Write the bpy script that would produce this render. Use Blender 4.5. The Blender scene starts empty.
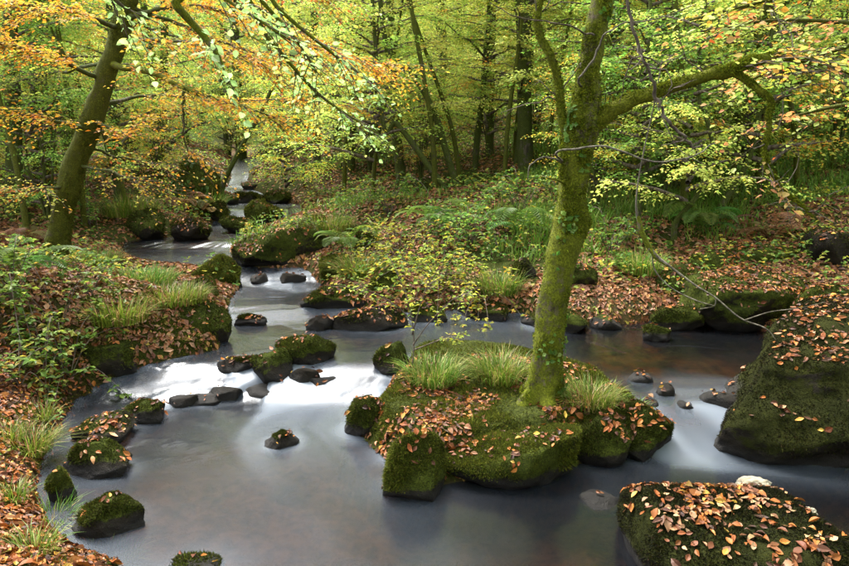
import bpy, bmesh, math, random
import numpy as np

# ------------------------------------------------------------------ camera, sky, sun, exposure
sc = bpy.context.scene
col = sc.collection
CAM_Z = 2.0
FPX = 660.0                                   # focal length in pixels of the 849 px wide photograph
PITCH = math.atan(133.0 / FPX)
cam_d = bpy.data.cameras.new('camera')
cam_d.sensor_width = 36.0
cam_d.lens = 36.0 * FPX / 849.0
cam_d.clip_start = 0.05
cam_d.clip_end = 1000.0
cam = bpy.data.objects.new('camera', cam_d)
cam.location = (0, 0, CAM_Z)
cam.rotation_euler = (math.pi / 2 - PITCH, 0, 0)
col.objects.link(cam)
sc.camera = cam

SUN_EL, SUN_AZ = math.radians(62), math.radians(-35)      # azimuth measured from +Y towards +X
world = bpy.data.worlds.new('World')
sc.world = world
world.use_nodes = True
wn = world.node_tree
wn.nodes.clear()
w_out = wn.nodes.new('ShaderNodeOutputWorld')
w_bg = wn.nodes.new('ShaderNodeBackground')
w_sky = wn.nodes.new('ShaderNodeTexSky')
w_sky.sky_type = 'NISHITA'
w_sky.sun_disc = False
w_sky.sun_elevation = SUN_EL
w_sky.sun_rotation = SUN_AZ
w_sky.dust_density = 4.0
w_hsv = wn.nodes.new('ShaderNodeHueSaturation')            # an overcast sky: nearly grey
w_hsv.inputs['Saturation'].default_value = 0.30
wn.links.new(w_sky.outputs[0], w_hsv.inputs['Color'])
wn.links.new(w_hsv.outputs[0], w_bg.inputs['Color'])
w_bg.inputs['Strength'].default_value = 0.15
wn.links.new(w_bg.outputs[0], w_out.inputs['Surface'])

sun_d = bpy.data.lights.new('sun', 'SUN')
sun_d.energy = 1.4
sun_d.angle = math.radians(25)
sun_d.color = (1.0, 0.95, 0.86)
sun = bpy.data.objects.new('sun', sun_d)
sun.rotation_euler = (math.pi / 2 - SUN_EL, 0, -SUN_AZ + math.pi)
sun.location = (0, 0, 30)
col.objects.link(sun)

sc.view_settings.view_transform = 'Standard'
sc.view_settings.look = 'None'
sc.view_settings.gamma = 1.0
sc.view_settings.exposure = 2.35
sc.render.engine = 'CYCLES'
cy = sc.cycles
cy.max_bounces = 8
cy.diffuse_bounces = 4
cy.glossy_bounces = 3
cy.transmission_bounces = 4
cy.transparent_max_bounces = 6
cy.caustics_reflective = False
cy.caustics_refractive = False
cy.use_denoising = True
cy.sample_clamp_indirect = 6.0

rng = np.random.default_rng(7)
random.seed(7)

# ------------------------------------------------------------------ numeric helpers
def _h(ix, iy, iz, seed):
    h = (ix.astype(np.int64) * 374761393 + iy.astype(np.int64) * 668265263 + iz.astype(np.int64) * 2147483647 + seed * 1274126177) & 0xffffffff
    h = ((h ^ (h >> 13)) * 1274126177) & 0xffffffff
    h = ((h ^ (h >> 16)) * 2246822519) & 0xffffffff
    return ((h ^ (h >> 15)) & 0xffffff) / float(0xffffff)

def vnoise(P, seed=0):
    P = np.asarray(P, float)
    i = np.floor(P).astype(np.int64)
    f = P - i
    f = f * f * (3 - 2 * f)
    r = 0
    for dx in (0, 1):
        for dy in (0, 1):
            for dz in (0, 1):
                w = (f[:, 0] if dx else 1 - f[:, 0]) * (f[:, 1] if dy else 1 - f[:, 1]) * (f[:, 2] if dz else 1 - f[:, 2])
                r = r + w * _h(i[:, 0] + dx, i[:, 1] + dy, i[:, 2] + dz, seed)
    return r * 2 - 1

def fbm(P, octv=4, seed=0):
    P = np.asarray(P, float)
    a, r, t = 1.0, 0, 0
    for k in range(octv):
        r = r + a * vnoise(P * (2.03 ** k) + 17.3 * k, seed + k)
        t += a
        a *= 0.5
    return r / t

def fbm2(x, y, s, octv=4, seed=0):
    return fbm(np.stack([x * s, y * s, np.zeros_like(x) + 0.37], -1), octv, seed)

def sstep(a, b, x):
    t = np.clip((x - a) / (b - a), 0, 1)
    return t * t * (3 - 2 * t)

def norm(v):
    v = np.asarray(v, float)
    return v / (np.linalg.norm(v, axis=-1, keepdims=True) + 1e-9)

def spline(pts, n):
    """Catmull-Rom through rows of pts (any number of columns), n samples"""
    P = np.asarray(pts, float)
    P = np.vstack([2 * P[0] - P[1], P, 2 * P[-1] - P[-2]])
    m = len(P) - 3
    t = np.linspace(0, m - 1e-6, n)
    i = t.astype(int)
    f = (t - i)[:, None]
    p0, p1, p2, p3 = P[i], P[i + 1], P[i + 2], P[i + 3]
    return 0.5 * (2 * p1 + (p2 - p0) * f + (2 * p0 - 5 * p1 + 4 * p2 - p3) * f ** 2 + (3 * p1 - p0 - 3 * p2 + p3) * f ** 3)

# ------------------------------------------------------------------ the lie of the water and the land
def ray(u, v):
    cx, cyy = (u - 424.5) / FPX, (283 - v) / FPX
    c, s = math.cos(PITCH), math.sin(PITCH)
    return np.array([cx, c + cyy * s, -s + cyy * c])

def at(u, v, y):
    """the point at depth y that the photograph shows at pixel (u, v)"""
    d = ray(u, v)
    return np.array([0, 0, CAM_Z]) + d * (y / d[1])

def ZW(x, y):
    """water level: a chain of pools with small falls between"""
    x = np.asarray(x, float); y = np.asarray(y, float)
    yo = 5.2 - 0.9 * sstep(0.3, 1.1, x)
    z = 0.20 * sstep(-0.28, 0.30, y - yo)
    z = z + 0.07 * sstep(6.7, 7.3, y) + 0.14 * sstep(8.2, 9.0, y) + 0.09 * sstep(10.6, 11.0, y)
    z = z + 0.25 * sstep(13.2, 14.4, y) + 0.27 * sstep(15.8, 17.2, y) + 0.3 * sstep(18.4, 20.5, y) + 0.055 * np.maximum(0, y - 21)
    return z

def hit(u, v, fn, y0=2.0, y1=60.0, n=2600):
    d = ray(u, v)
    ys = np.geomspace(y0, y1, n)
    p = np.array([0, 0, CAM_Z])[None] + d[None] * (ys / d[1])[:, None]
    below = p[:, 2] < fn(p[:, 0], p[:, 1])
    k = int(np.argmax(below)) if below.any() else n - 1
    return p[k]

def on_water(u, v):
    return hit(u, v, ZW)

_main_px_a = [(140, 566), (88, 548), (58, 525), (44, 490), (50, 455), (66, 428), (78, 403), (104, 385), (160, 364), (222, 350), (231, 325), (234, 302), (244, 286), (228, 268), (190, 266), (150, 262), (128, 255), (126, 243), (165, 238), (205, 233), (216, 222), (222, 205), (226, 188), (233, 177)]
_main_px_b = [(246, 177), (252, 191), (302, 205), (298, 222), (250, 236), (227, 250), (232, 264), (255, 268), (300, 269), (318, 285), (340, 306), (388, 316), (450, 312), (525, 316), (575, 327), (620, 326), (680, 320), (735, 328), (780, 336), (812, 360), (790, 392), (758, 412), (760, 436)]
MAIN = [(-1.0, -8.0), (-1.1, 1.4)] + [tuple(on_water(*p)[:2]) for p in _main_px_a] + [(-7.6, 26.5), (-12, 40), (-10.6, 40), (-6.2, 26.5)] + [tuple(on_water(*p)[:2]) for p in _main_px_b] + [(2.35, 4.1), (3.3, 3.6), (3.5, 2.5), (3.4, 1.4), (3.4, -8.0)]
ISLE = [tuple(on_water(*p)[:2]) for p in [(352, 432), (388, 385), (400, 354), (440, 347), (500, 349), (560, 360), (614, 380), (662, 408), (658, 440), (610, 460), (520, 476), (440, 488), (396, 480), (372, 455)]]
MAIN = np.array(MAIN); ISLE = np.array(ISLE)

def sdist(poly, x, y):
    """signed distance, positive inside"""
    x = np.asarray(x, float).ravel(); y = np.asarray(y, float).ravel()
    best = np.full(x.shape, 1e18); ins = np.zeros(x.shape, bool)
    n = len(poly)
    for i in range(n):
        ax, ay = poly[i]; bx, by = poly[(i + 1) % n]
        dx, dy = bx - ax, by - ay
        t = np.clip(((x - ax) * dx + (y - ay) * dy) / (dx * dx + dy * dy + 1e-12), 0, 1)
        best = np.minimum(best, (x - ax - t * dx) ** 2 + (y - ay - t * dy) ** 2)
        c = (ay > y) != (by > y)
        ins ^= c & (x < (bx - ax) * (y - ay) / (by - ay + 1e-12) + ax)
    d = np.sqrt(best)
    return np.where(ins, d, -d)

def centre_x(y):
    return np.interp(y, [0, 3, 5, 7, 10, 13, 18, 26, 60], [0.6, 0.2, -0.6, -1.6, -2.7, -3.6, -5, -7.3, -17])

def H(x, y, want_d=False):
    x = np.asarray(x, float); y = np.asarray(y, float)
    shp = x.shape
    x = x.ravel(); y = y.ravel()
    dm = -sdist(MAIN, x, y)                    # positive on land
    di = sdist(ISLE, x, y)                     # positive on the islet
    zw = ZW(x, y)
    left = sstep(0.6, -0.6, x - centre_x(y))
    d = np.maximum(dm, 0)
    aL = np.interp(y, [1, 3, 4, 5.2, 6.4, 7.4, 9, 12, 20], [0.30, 0.34, 0.42, 0.80, 0.55, 0.26, 0.14, 0.3, 0.5])
    bl = aL * (1 - np.exp(-d / 0.6)) + 0.10 * d
    br = 0.20 * (1 - np.exp(-d / 0.25)) + 0.175 * d
    far = 0.16 * np.maximum(0, d - 7)
    hill = left * bl + (1 - left) * br + np.minimum(far, 14)
    n1 = fbm2(x, y, 0.9, 4, 3); n2 = fbm2(x, y, 4.0, 3, 9)
    hill = hill + (0.16 * n1 + 0.05 * n2) * sstep(0, 1.0, d)
    bed = -(0.10 + 0.22 * (1 - np.exp(dm / 0.35))) + 0.07 * n2 + 0.05 * n1
    z = zw + np.where(dm > 0, hill - 0.10 + 0.10 * sstep(0, .1, d), bed)
    isl = 0.31 * sstep(-0.02, 0.26, di) + 0.05 * n1 + 0.03 * n2 - 0.04
    z = np.where(di > -0.1, np.maximum(z, np.where(dm < 0, 0.08 * sstep(4.4, 5, y) + isl, -9)), z)
    z = z.reshape(shp)
    if want_d:
        return z, dm.reshape(shp), di.reshape(shp)
    return z

def on_land(u, v):
    return hit(u, v, H, n=900)

# ------------------------------------------------------------------ mesh helpers
def tag(o, label=None, cat=None, group=None, kind=None):
    if label: o['label'] = label
    if cat: o['category'] = cat
    if group: o['group'] = group
    if kind: o['kind'] = kind
    return o

def mesh_np(name, V, F, mat=None, cols=None, attrs=None, smooth=True):
    V = np.asarray(V, np.float32)
    Fs = F if isinstance(F, list) else [F]
    Fs = [np.asarray(f, np.int32) for f in Fs if len(f)]
    me = bpy.data.meshes.new(name)
    me.vertices.add(len(V))
    me.vertices.foreach_set('co', V.ravel())
    loops = np.concatenate([f.ravel() for f in Fs])
    tot = np.concatenate([np.full(len(f), f.shape[1], np.int32) for f in Fs])
    start = np.concatenate([[0], np.cumsum(tot)[:-1]]).astype(np.int32)
    me.loops.add(len(loops))
    me.loops.foreach_set('vertex_index', loops)
    me.polygons.add(len(tot))
    me.polygons.foreach_set('loop_start', start)
    me.polygons.foreach_set('use_smooth', np.full(len(tot), smooth))
    if cols is not None:
        c = np.ones((len(V), 4), np.float32); c[:, :3] = cols
        a = me.attributes.new('Col', 'FLOAT_COLOR', 'POINT')
        a.data.foreach_set('color', c.ravel())
    for k, vals in (attrs or {}).items():
        a = me.attributes.new(k, 'FLOAT', 'POINT')
        a.data.foreach_set('value', np.asarray(vals, np.float32))
    me.update(calc_edges=True)
    if mat: me.materials.append(mat)
    return me

def obj(name, me, parent=None, loc=None):
    o = bpy.data.objects.new(name, me)
    col.objects.link(o)
    if parent: o.parent = parent
    if loc is not None: o.location = tuple(float(c) for c in loc)
    return o

def empty(name, loc, rz=0.0):
    o = obj(name, None, None, loc)
    o.rotation_euler = (0, 0, rz)
    o.empty_display_size = 0.1
    return o

def tube(path, rad, sides=8, lump=0.0, seed=0, cap=True):
    P = np.asarray(path, float); n = len(P)
    rad = np.broadcast_to(np.asarray(rad, float), (n,))
    T = norm(np.gradient(P, axis=0))
    ref = np.array([0.31, 0.95, 0.05]) if abs(T[:, 1]).mean() < 0.8 else np.array([1.0, 0.1, 0.0])
    A = norm(np.cross(T, ref)); B = np.cross(T, A)
    a = np.linspace(0, 2 * np.pi, sides, endpoint=False)
    R = rad[:, None] * np.ones(sides)[None]
    if lump:
        Q = np.stack([np.cos(a)[None] * 1.3 + 0 * R, np.sin(a)[None] * 1.3 + 0 * R, (np.arange(n) * 0.5)[:, None] + 0 * R], -1).reshape(-1, 3)
        R = R * (1 + lump * fbm(Q + seed * 3.1, 3, seed)).reshape(n, sides)
    V = P[:, None] + R[..., None] * (np.cos(a)[None, :, None] * A[:, None] + np.sin(a)[None, :, None] * B[:, None])
    V = V.reshape(-1, 3)
    i = np.arange(n - 1)[:, None] * sides; j = np.arange(sides)[None]; k = (j + 1) % sides
    F = np.stack([i + j, i + k, i + sides + k, i + sides + j], -1).reshape(-1, 4)
    if cap:
        V = np.vstack([V, P[-1:] + T[-1:] * rad[-1] * 0.6])
        e = (n - 1) * sides
        tip = len(V) - 1
        jj = np.arange(sides)
        F2 = np.stack([e + jj, e + (jj + 1) % sides, np.full(sides, tip), np.full(sides, tip)], -1)
        F = np.vstack([F, F2[:, [0, 1, 2, 3]]])
        F = F[np.array([len(set(r)) == 4 for r in F[-sides:]]).sum() * 0:]  # keep shape
        quads, tris = F[:-sides], F[-sides:, :3]
        return V, [quads, tris]
    return V, [F]

class Acc:
    """collects pieces that belong to ONE part"""
    def __init__(s): s.V = []; s.Q = []; s.T = []; s.C = []; s.n = 0
    def add(s, V, Fs, C=None):
        V = np.asarray(V, float)
        for f in (Fs if isinstance(Fs, list) else [Fs]):
            f = np.asarray(f)
            if len(f): (s.Q if f.shape[1] == 4 else s.T).append(f + s.n)
        s.V.append(V); s.n += len(V)
        if C is not None: s.C.append(np.broadcast_to(np.asarray(C, float), (len(V), 3)))
        return s
    def arrays(s):
        F = []
        if s.Q: F.append(np.vstack(s.Q))
        if s.T: F.append(np.vstack(s.T))
        return np.vstack(s.V), F, (np.vstack(s.C) if s.C else None)
    def mesh(s, name, mat, smooth=True, attrs=None):
        V, F, C = s.arrays()
        return mesh_np(name, V, F, mat, C, attrs, smooth)

def leaf_quads(P, D, N, L, W, C, fold=0.18):
    """simple leaves: a folded four-cornered blade each"""
    D = norm(D); S = norm(np.cross(D, N)); N = np.cross(S, D)
    L = np.asarray(L)[:, None]; W = np.asarray(W)[:, None]
    m = P + D * L * 0.45
    a = m + S * W * 0.5 + N * W * fold
    b = m - S * W * 0.5 + N * W * fold
    t = P + D * L - N * L * 0.08
    V = np.stack([P, a, t, b], 1).reshape(-1, 3)
    F = np.arange(len(P) * 4).reshape(-1, 4)
    Cc = np.repeat(C, 4, 0)
    return V, F, Cc

_lp = np.array([(0, 0), (.16, .30), (.42, .5), (.72, .34), (1, 0), (.72, -.34), (.42, -.5), (.16, -.30)])
def leaf_fine(P, D, N, L, W, C, curl, fold=0.15):
    """nearer leaves: eight-cornered outline with a midrib, curled"""
    n = len(P)
    D = norm(D); S = norm(np.cross(D, N)); N = np.cross(S, D)
    out = []
    L = np.asarray(L)[:, None]; W = np.asarray(W)[:, None]; curl = np.asarray(curl)[:, None]
    pts = [(0, 0), (.16, .30), (.42, .5), (.72, .34), (1, 0), (.72, -.34), (.42, -.5), (.16, -.30), (.3, 0), (.65, 0)]
    for (a, b) in pts:
        h = abs(b) * fold * 2 * W + curl * L * ((a - .5) ** 2 - .1)
        out.append(P + D * L * a + S * W * b + N * h)
    V = np.stack(out, 1).reshape(-1, 3)
    f = np.array([(0, 8, 1), (1, 8, 2), (8, 9, 2), (2, 9, 3), (3, 9, 4), (4, 9, 5), (5, 9, 6), (6, 9, 8), (6, 8, 7), (7, 8, 0)])
    F = (np.arange(n)[:, None, None] * 10 + f[None]).reshape(-1, 3)[:, ::-1]
    return V, F, np.repeat(C, 10, 0)

def pick(palette, n, r=rng, jitter=0.16):
    """palette rows: weight, r, g, b"""
    p = np.array(palette, float)
    k = r.choice(len(p), n, p=p[:, 0] / p[:, 0].sum())
    c = p[k, 1:] * (1 + jitter * r.normal(size=(n, 1))) * (1 + 0.06 * r.normal(size=(n, 3)))
    return np.clip(c, 0.004, 0.9)

# ------------------------------------------------------------------ materials
def new_mat(name):
    m = bpy.data.materials.new(name); m.use_nodes = True
    nt = m.node_tree; nt.nodes.clear()
    return m, nt, nt.nodes.new('ShaderNodeOutputMaterial')

def N_(nt, kind, **kw):
    n = nt.nodes.new(kind)
    for k, v in kw.items():
        if k.startswith('i_'): n.inputs[k[2:].replace('_', ' ')].default_value = v
        else: setattr(n, k, v)
    return n

def mixc(nt, fac, a, b):
    n = nt.nodes.new('ShaderNodeMix'); n.data_type = 'RGBA'
    for sock, val in ((n.inputs[0], fac), (n.inputs[6], a), (n.inputs[7], b)):
        if hasattr(val, 'is_output'): nt.links.new(val, sock)
        elif isinstance(val, (int, float)): sock.default_value = val
        else: sock.default_value = (*val, 1) if len(val) == 3 else val
    return n.outputs[2]

def math_(nt, op, a, b=None, c=None, clamp=False):
    n = nt.nodes.new('ShaderNodeMath'); n.operation = op; n.use_clamp = clamp
    for i, v in enumerate((a, b, c)):
        if v is None: continue
        if hasattr(v, 'is_output'): nt.links.new(v, n.inputs[i])
        else: n.inputs[i].default_value = v
    return n.outputs[0]

def ramp(nt, fac, a, b):
    n = nt.nodes.new('ShaderNodeMapRange'); n.interpolation_type = 'SMOOTHSTEP'
    n.inputs[1].default_value = a; n.inputs[2].default_value = b
    nt.links.new(fac, n.inputs[0])
    return n.outputs[0]

def noise(nt, scale, detail=4, rough=0.55, coord='Object'):
    tc = nt.nodes.new('ShaderNodeTexCoord')
    n = nt.nodes.new('ShaderNodeTexNoise')
    n.inputs['Scale'].default_value = scale; n.inputs['Detail'].default_value = detail; n.inputs['Roughness'].default_value = rough
    nt.links.new(tc.outputs[coord], n.inputs['Vector'])
    return n.outputs[0]

def attr(nt, name):
    n = nt.nodes.new('ShaderNodeAttribute'); n.attribute_name = name
    return n

def bump(nt, h, strength, dist):
    n = nt.nodes.new('ShaderNodeBump'); n.inputs['Strength'].default_value = strength; n.inputs['Distance'].default_value = dist
    nt.links.new(h, n.inputs['Height'])
    return n.outputs[0]

def leaf_mat(name, trans, rough=0.5, spec=0.3, objvar=0.0):
    m, nt, out = new_mat(name)
    c = attr(nt, 'Col').outputs[0]
    if objvar:
        oi = nt.nodes.new('ShaderNodeObjectInfo')
        hs = nt.nodes.new('ShaderNodeHueSaturation')
        nt.links.new(math_(nt, 'MULTIPLY_ADD', oi.outputs['Random'], 0.05, 0.475), hs.inputs['Hue'])
        nt.links.new(math_(nt, 'MULTIPLY_ADD', oi.outputs['Random'], objvar, 1 - objvar / 2), hs.inputs['Value'])
        nt.links.new(c, hs.inputs['Color']); c = hs.outputs[0]
    p = N_(nt, 'ShaderNodeBsdfPrincipled', i_Roughness=rough)
    p.inputs['Specular IOR Level'].default_value = spec
    nt.links.new(c, p.inputs['Base Color'])
    if trans:
        t = nt.nodes.new('ShaderNodeBsdfTranslucent')
        nt.links.new(c, t.inputs['Color'])
        mx = nt.nodes.new('ShaderNodeMixShader'); mx.inputs[0].default_value = trans
        nt.links.new(p.outputs[0], mx.inputs[1]); nt.links.new(t.outputs[0], mx.inputs[2])
        nt.links.new(mx.outputs[0], out.inputs[0])
    else:
        nt.links.new(p.outputs[0], out.inputs[0])
    return m

M_LEAF = leaf_mat('living_leaf', 0.5, 0.5, 0.3, 0.35)
M_GRASS = leaf_mat('grass_blade', 0.35, 0.5, 0.3, 0.2)
M_LITTER = leaf_mat('dead_leaf', 0.10, 0.55, 0.35)
M_FUZZ = leaf_mat('moss_fuzz', 0.25, 0.8, 0.1)

def rock_mat(name='mossy_rock', a=(0.030, 0.042, 0.008), b=(0.075, 0.095, 0.014), c_=(0.13, 0.15, 0.025)):
    m, nt, out = new_mat(name)
    geo = nt.nodes.new('ShaderNodeNewGeometry')
    moss = attr(nt, 'moss').outputs['Fac']; wet = attr(nt, 'wet').outputs['Fac']
    n1 = noise(nt, 3.5, 6, 0.65); n2 = noise(nt, 22, 5, 0.7); n3 = noise(nt, 120, 3, 0.7)
    rock = mixc(nt, ramp(nt, n1, .3, .7), (0.009, 0.008, 0.006), (0.032, 0.027, 0.021))
    rock = mixc(nt, ramp(nt, n2, .55, .75), rock, (0.055, 0.05, 0.04))
    mcol = mixc(nt, ramp(nt, n1, .35, .65), a, b)
    mcol = mixc(nt, ramp(nt, n2, .5, .8), mcol, c_)
    mcol = mixc(nt, ramp(nt, n3, .35, .6), (0.022, 0.026, 0.008), mcol)
    f = math_(nt, 'MULTIPLY_ADD', n2, 0.7, math_(nt, 'ADD', moss, -0.35))
    f = ramp(nt, f, 0.40, 0.56)
    c = mixc(nt, f, rock, mcol)
    c = mixc(nt, math_(nt, 'MULTIPLY', wet, 0.85), c, (0.010, 0.009, 0.008))
    p = N_(nt, 'ShaderNodeBsdfPrincipled')
    nt.links.new(c, p.inputs['Base Color'])
    nt.links.new(math_(nt, 'MULTIPLY_ADD', wet, -0.35, 0.9), p.inputs['Roughness'])
    nt.links.new(math_(nt, 'MULTIPLY_ADD', wet, 0.2, 0.04), p.inputs['Specular IOR Level'])
    hh = math_(nt, 'ADD', math_(nt, 'MULTIPLY', n2, 0.6), math_(nt, 'MULTIPLY', n3, 0.4))
    nt.links.new(bump(nt, hh, 0.8, 0.03), p.inputs['Normal'])
    nt.links.new(p.outputs[0], out.inputs[0])
    return m
M_ROCK = rock_mat()
M_ROCK_DARK = rock_mat('rock_with_dark_and_shaded_moss', (0.010, 0.011, 0.003), (0.026, 0.027, 0.006), (0.045, 0.05, 0.01))  # darker mossy rock: flat boulder's own tone, huge boulder's shade put into colour

def bark_mat(name, moss_amt, bark_a=(0.045, 0.034, 0.024), bark_b=(0.12, 0.10, 0.07), mossc=(0.175, 0.20, 0.012)):
    m, nt, out = new_mat(name)
    n1 = noise(nt, 2.2, 5, 0.6); n2 = noise(nt, 16, 6, 0.7); n3 = noise(nt, 90, 3, 0.7)
    tc = nt.nodes.new('ShaderNodeTexCoord'); mp = nt.nodes.new('ShaderNodeMapping')
    mp.inputs['Scale'].default_value = (30, 30, 5)
    nt.links.new(tc.outputs['Object'], mp.inputs[0])
    ns = nt.nodes.new('ShaderNodeTexNoise'); ns.inputs['Scale'].default_value = 1.0; ns.inputs['Detail'].default_value = 5
    nt.links.new(mp.outputs[0], ns.inputs['Vector'])
    bark = mixc(nt, ramp(nt, ns.outputs[0], .35, .65), bark_a, bark_b)
    mc = mixc(nt, ramp(nt, n2, .35, .65), tuple(c * .55 for c in mossc), mossc)
    mc = mixc(nt, ramp(nt, n3, .4, .62), tuple(c * .4 for c in mossc), mc)
    f = ramp(nt, math_(nt, 'ADD', math_(nt, 'MULTIPLY', n2, .5), math_(nt, 'MULTIPLY', n1, .5)), .60 - .32 * moss_amt, .70 - .32 * moss_amt)
    p = N_(nt, 'ShaderNodeBsdfPrincipled', i_Roughness=0.9)
    p.inputs['Specular IOR Level'].default_value = 0.2
    nt.links.new(mixc(nt, f, bark, mc), p.inputs['Base Color'])
    hh = math_(nt, 'ADD', math_(nt, 'MULTIPLY', ns.outputs[0], .6), math_(nt, 'MULTIPLY', n3, .4))
    nt.links.new(bump(nt, hh, 0.9, 0.02), p.inputs['Normal'])
    nt.links.new(p.outputs[0], out.inputs[0])
    return m
M_BARK_MOSSY = bark_mat('mossy_bark', 0.66, (0.040, 0.030, 0.020), (0.13, 0.105, 0.07))
M_BARK = bark_mat('woodland_bark', 0.66, (0.045, 0.038, 0.028), (0.14, 0.12, 0.085), (0.10, 0.125, 0.025))
M_BARK_OLD = bark_mat('old_mossy_bark', 0.75, (0.035, 0.027, 0.018), (0.12, 0.095, 0.06), (0.115, 0.13, 0.014))
M_LIMB = bark_mat('moss_sleeved_limb', 0.92, (0.040, 0.030, 0.020), (0.13, 0.105, 0.07), (0.20, 0.215, 0.014))
M_TWIG = bark_mat('twig_bark', 0.15, (0.06, 0.045, 0.035), (0.16, 0.13, 0.10))
M_TWIG_PALE = bark_mat('pale_twig', 0.2, (0.07, 0.06, 0.045), (0.19, 0.17, 0.13), (0.09, 0.10, 0.02))

def ground_mat():
    m, nt, out = new_mat('woodland_floor')
    n1 = noise(nt, 0.8, 5, 0.6); n2 = noise(nt, 9, 6, 0.7); n3 = noise(nt, 45, 4, 0.7)
    soil = mixc(nt, ramp(nt, n2, .3, .7), (0.022, 0.015, 0.010), (0.075, 0.045, 0.026))
    lit = mixc(nt, ramp(nt, n3, .3, .7), (0.06, 0.032, 0.016), (0.19, 0.085, 0.035))
    c = mixc(nt, ramp(nt, n2, .42, .6), soil, lit)
    mc = mixc(nt, ramp(nt, n3, .3, .7), (0.018, 0.024, 0.005), (0.055, 0.066, 0.010))
    g = attr(nt, 'green').outputs['Fac']
    c = mixc(nt, ramp(nt, math_(nt, 'ADD', g, math_(nt, 'MULTIPLY', n2, .6)), .62, .85), c, mc)
    w = attr(nt, 'wet').outputs['Fac']
    bed = mixc(nt, ramp(nt, n2, .35, .65), (0.030, 0.019, 0.010), (0.13, 0.078, 0.040))
    bed = mixc(nt, ramp(nt, n1, .45, .65), bed, (0.05, 0.032, 0.018))
    c = mixc(nt, w, c, bed)
    p = N_(nt, 'ShaderNodeBsdfPrincipled', i_Roughness=0.95)
    p.inputs['Specular IOR Level'].default_value = 0.1
    nt.links.new(c, p.inputs['Base Color'])
    nt.links.new(bump(nt, math_(nt, 'ADD', n2, math_(nt, 'MULTIPLY', n3, .5)), .8, .05), p.inputs['Normal'])
    nt.links.new(p.outputs[0], out.inputs[0])
    return m
M_GROUND = ground_mat()

def water_mat():
    m, nt, out = new_mat('silky_stream_water')
    foam = attr(nt, 'foam').outputs['Fac']
    streak = attr(nt, 'streak').outputs['Fac']
    tr = nt.nodes.new('ShaderNodeBsdfTransparent'); tr.inputs[0].default_value = (0.46, 0.32, 0.18, 1)
    df = nt.nodes.new('ShaderNodeBsdfDiffuse')
    nt.links.new(mixc(nt, foam, (0.110, 0.138, 0.18), (0.34, 0.395, 0.46)), df.inputs[0])
    mx = nt.nodes.new('ShaderNodeMixShader')
    nt.links.new(foam, mx.inputs[0]); nt.links.new(tr.outputs[0], mx.inputs[1]); nt.links.new(df.outputs[0], mx.inputs[2])
    gl = nt.nodes.new('ShaderNodeBsdfGlossy')
    gl.inputs['Color'].default_value = (0.92, 0.96, 1.0, 1)
    nt.links.new(math_(nt, 'MULTIPLY_ADD', foam, 0.3, 0.17), gl.inputs['Roughness'])
    nrm = bump(nt, streak, 0.10, 0.03)
    nt.links.new(nrm, gl.inputs['Normal'])
    fr = nt.nodes.new('ShaderNodeFresnel'); fr.inputs[0].default_value = 1.36
    nt.links.new(nrm, fr.inputs['Normal'])
    m2 = nt.nodes.new('ShaderNodeMixShader')
    nt.links.new(fr.outputs[0], m2.inputs[0]); nt.links.new(mx.outputs[0], m2.inputs[1]); nt.links.new(gl.outputs[0], m2.inputs[2])
    nt.links.new(m2.outputs[0], out.inputs[0])
    return m
M_WATER = water_mat()

# ------------------------------------------------------------------ ground
def build_ground():
    ys = np.concatenate([np.linspace(-8, 2.0, 30, endpoint=False), np.geomspace(2.0, 30, 420), np.geomspace(30.5, 160, 60)])
    s = np.linspace(-1, 1, 330)
    s = np.sign(s) * (0.55 * abs(s) + 0.45 * abs(s) ** 3)
    half = np.maximum(ys, 2.0) * 0.85 + 4.5
    X = s[None] * half[:, None]
    Y = np.repeat(ys[:, None], len(s), 1)
    Z, dm, di = H(X, Y, True)
    V = np.stack([X, Y, Z], -1).reshape(-1, 3)
    n, w = X.shape
    i = np.arange(n - 1)[:, None] * w; j = np.arange(w - 1)[None]
    F = np.stack([i + j, i + j + 1, i + w + j + 1, i + w + j], -1).reshape(-1, 4)
    green = 0.5 + 0.5 * fbm2(X.ravel(), Y.ravel(), 0.5, 3, 21) + 0.12 * sstep(8, 14, Y.ravel())
    green = np.where(di.ravel() > -.05, 1.0, green)
    wet = sstep(0.04, -0.04, (Z - ZW(X, Y)).ravel()) * (dm.ravel() < 0.3)
    o = obj('ground', mesh_np('ground', V, F, M_GROUND, None, {'green': green, 'wet': wet}))
    tag(o, kind='structure')
build_ground()

# ------------------------------------------------------------------ boulders
def ico(sub):
    bm = bmesh.new(); bmesh.ops.create_icosphere(bm, subdivisions=sub, radius=1)
    V = np.array([v.co[:] for v in bm.verts]); F = np.array([[v.index for v in f.verts] for f in bm.faces])
    bm.free(); return V, F
ICO = {k: ico(k) for k in (3, 4, 5, 6)}

ROCKS = []      # (centre x, centre y, rx, ry, rz_rot) footprints for the flow
SURF = []       # (V, F, weight, normals) surfaces that catch leaves

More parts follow.
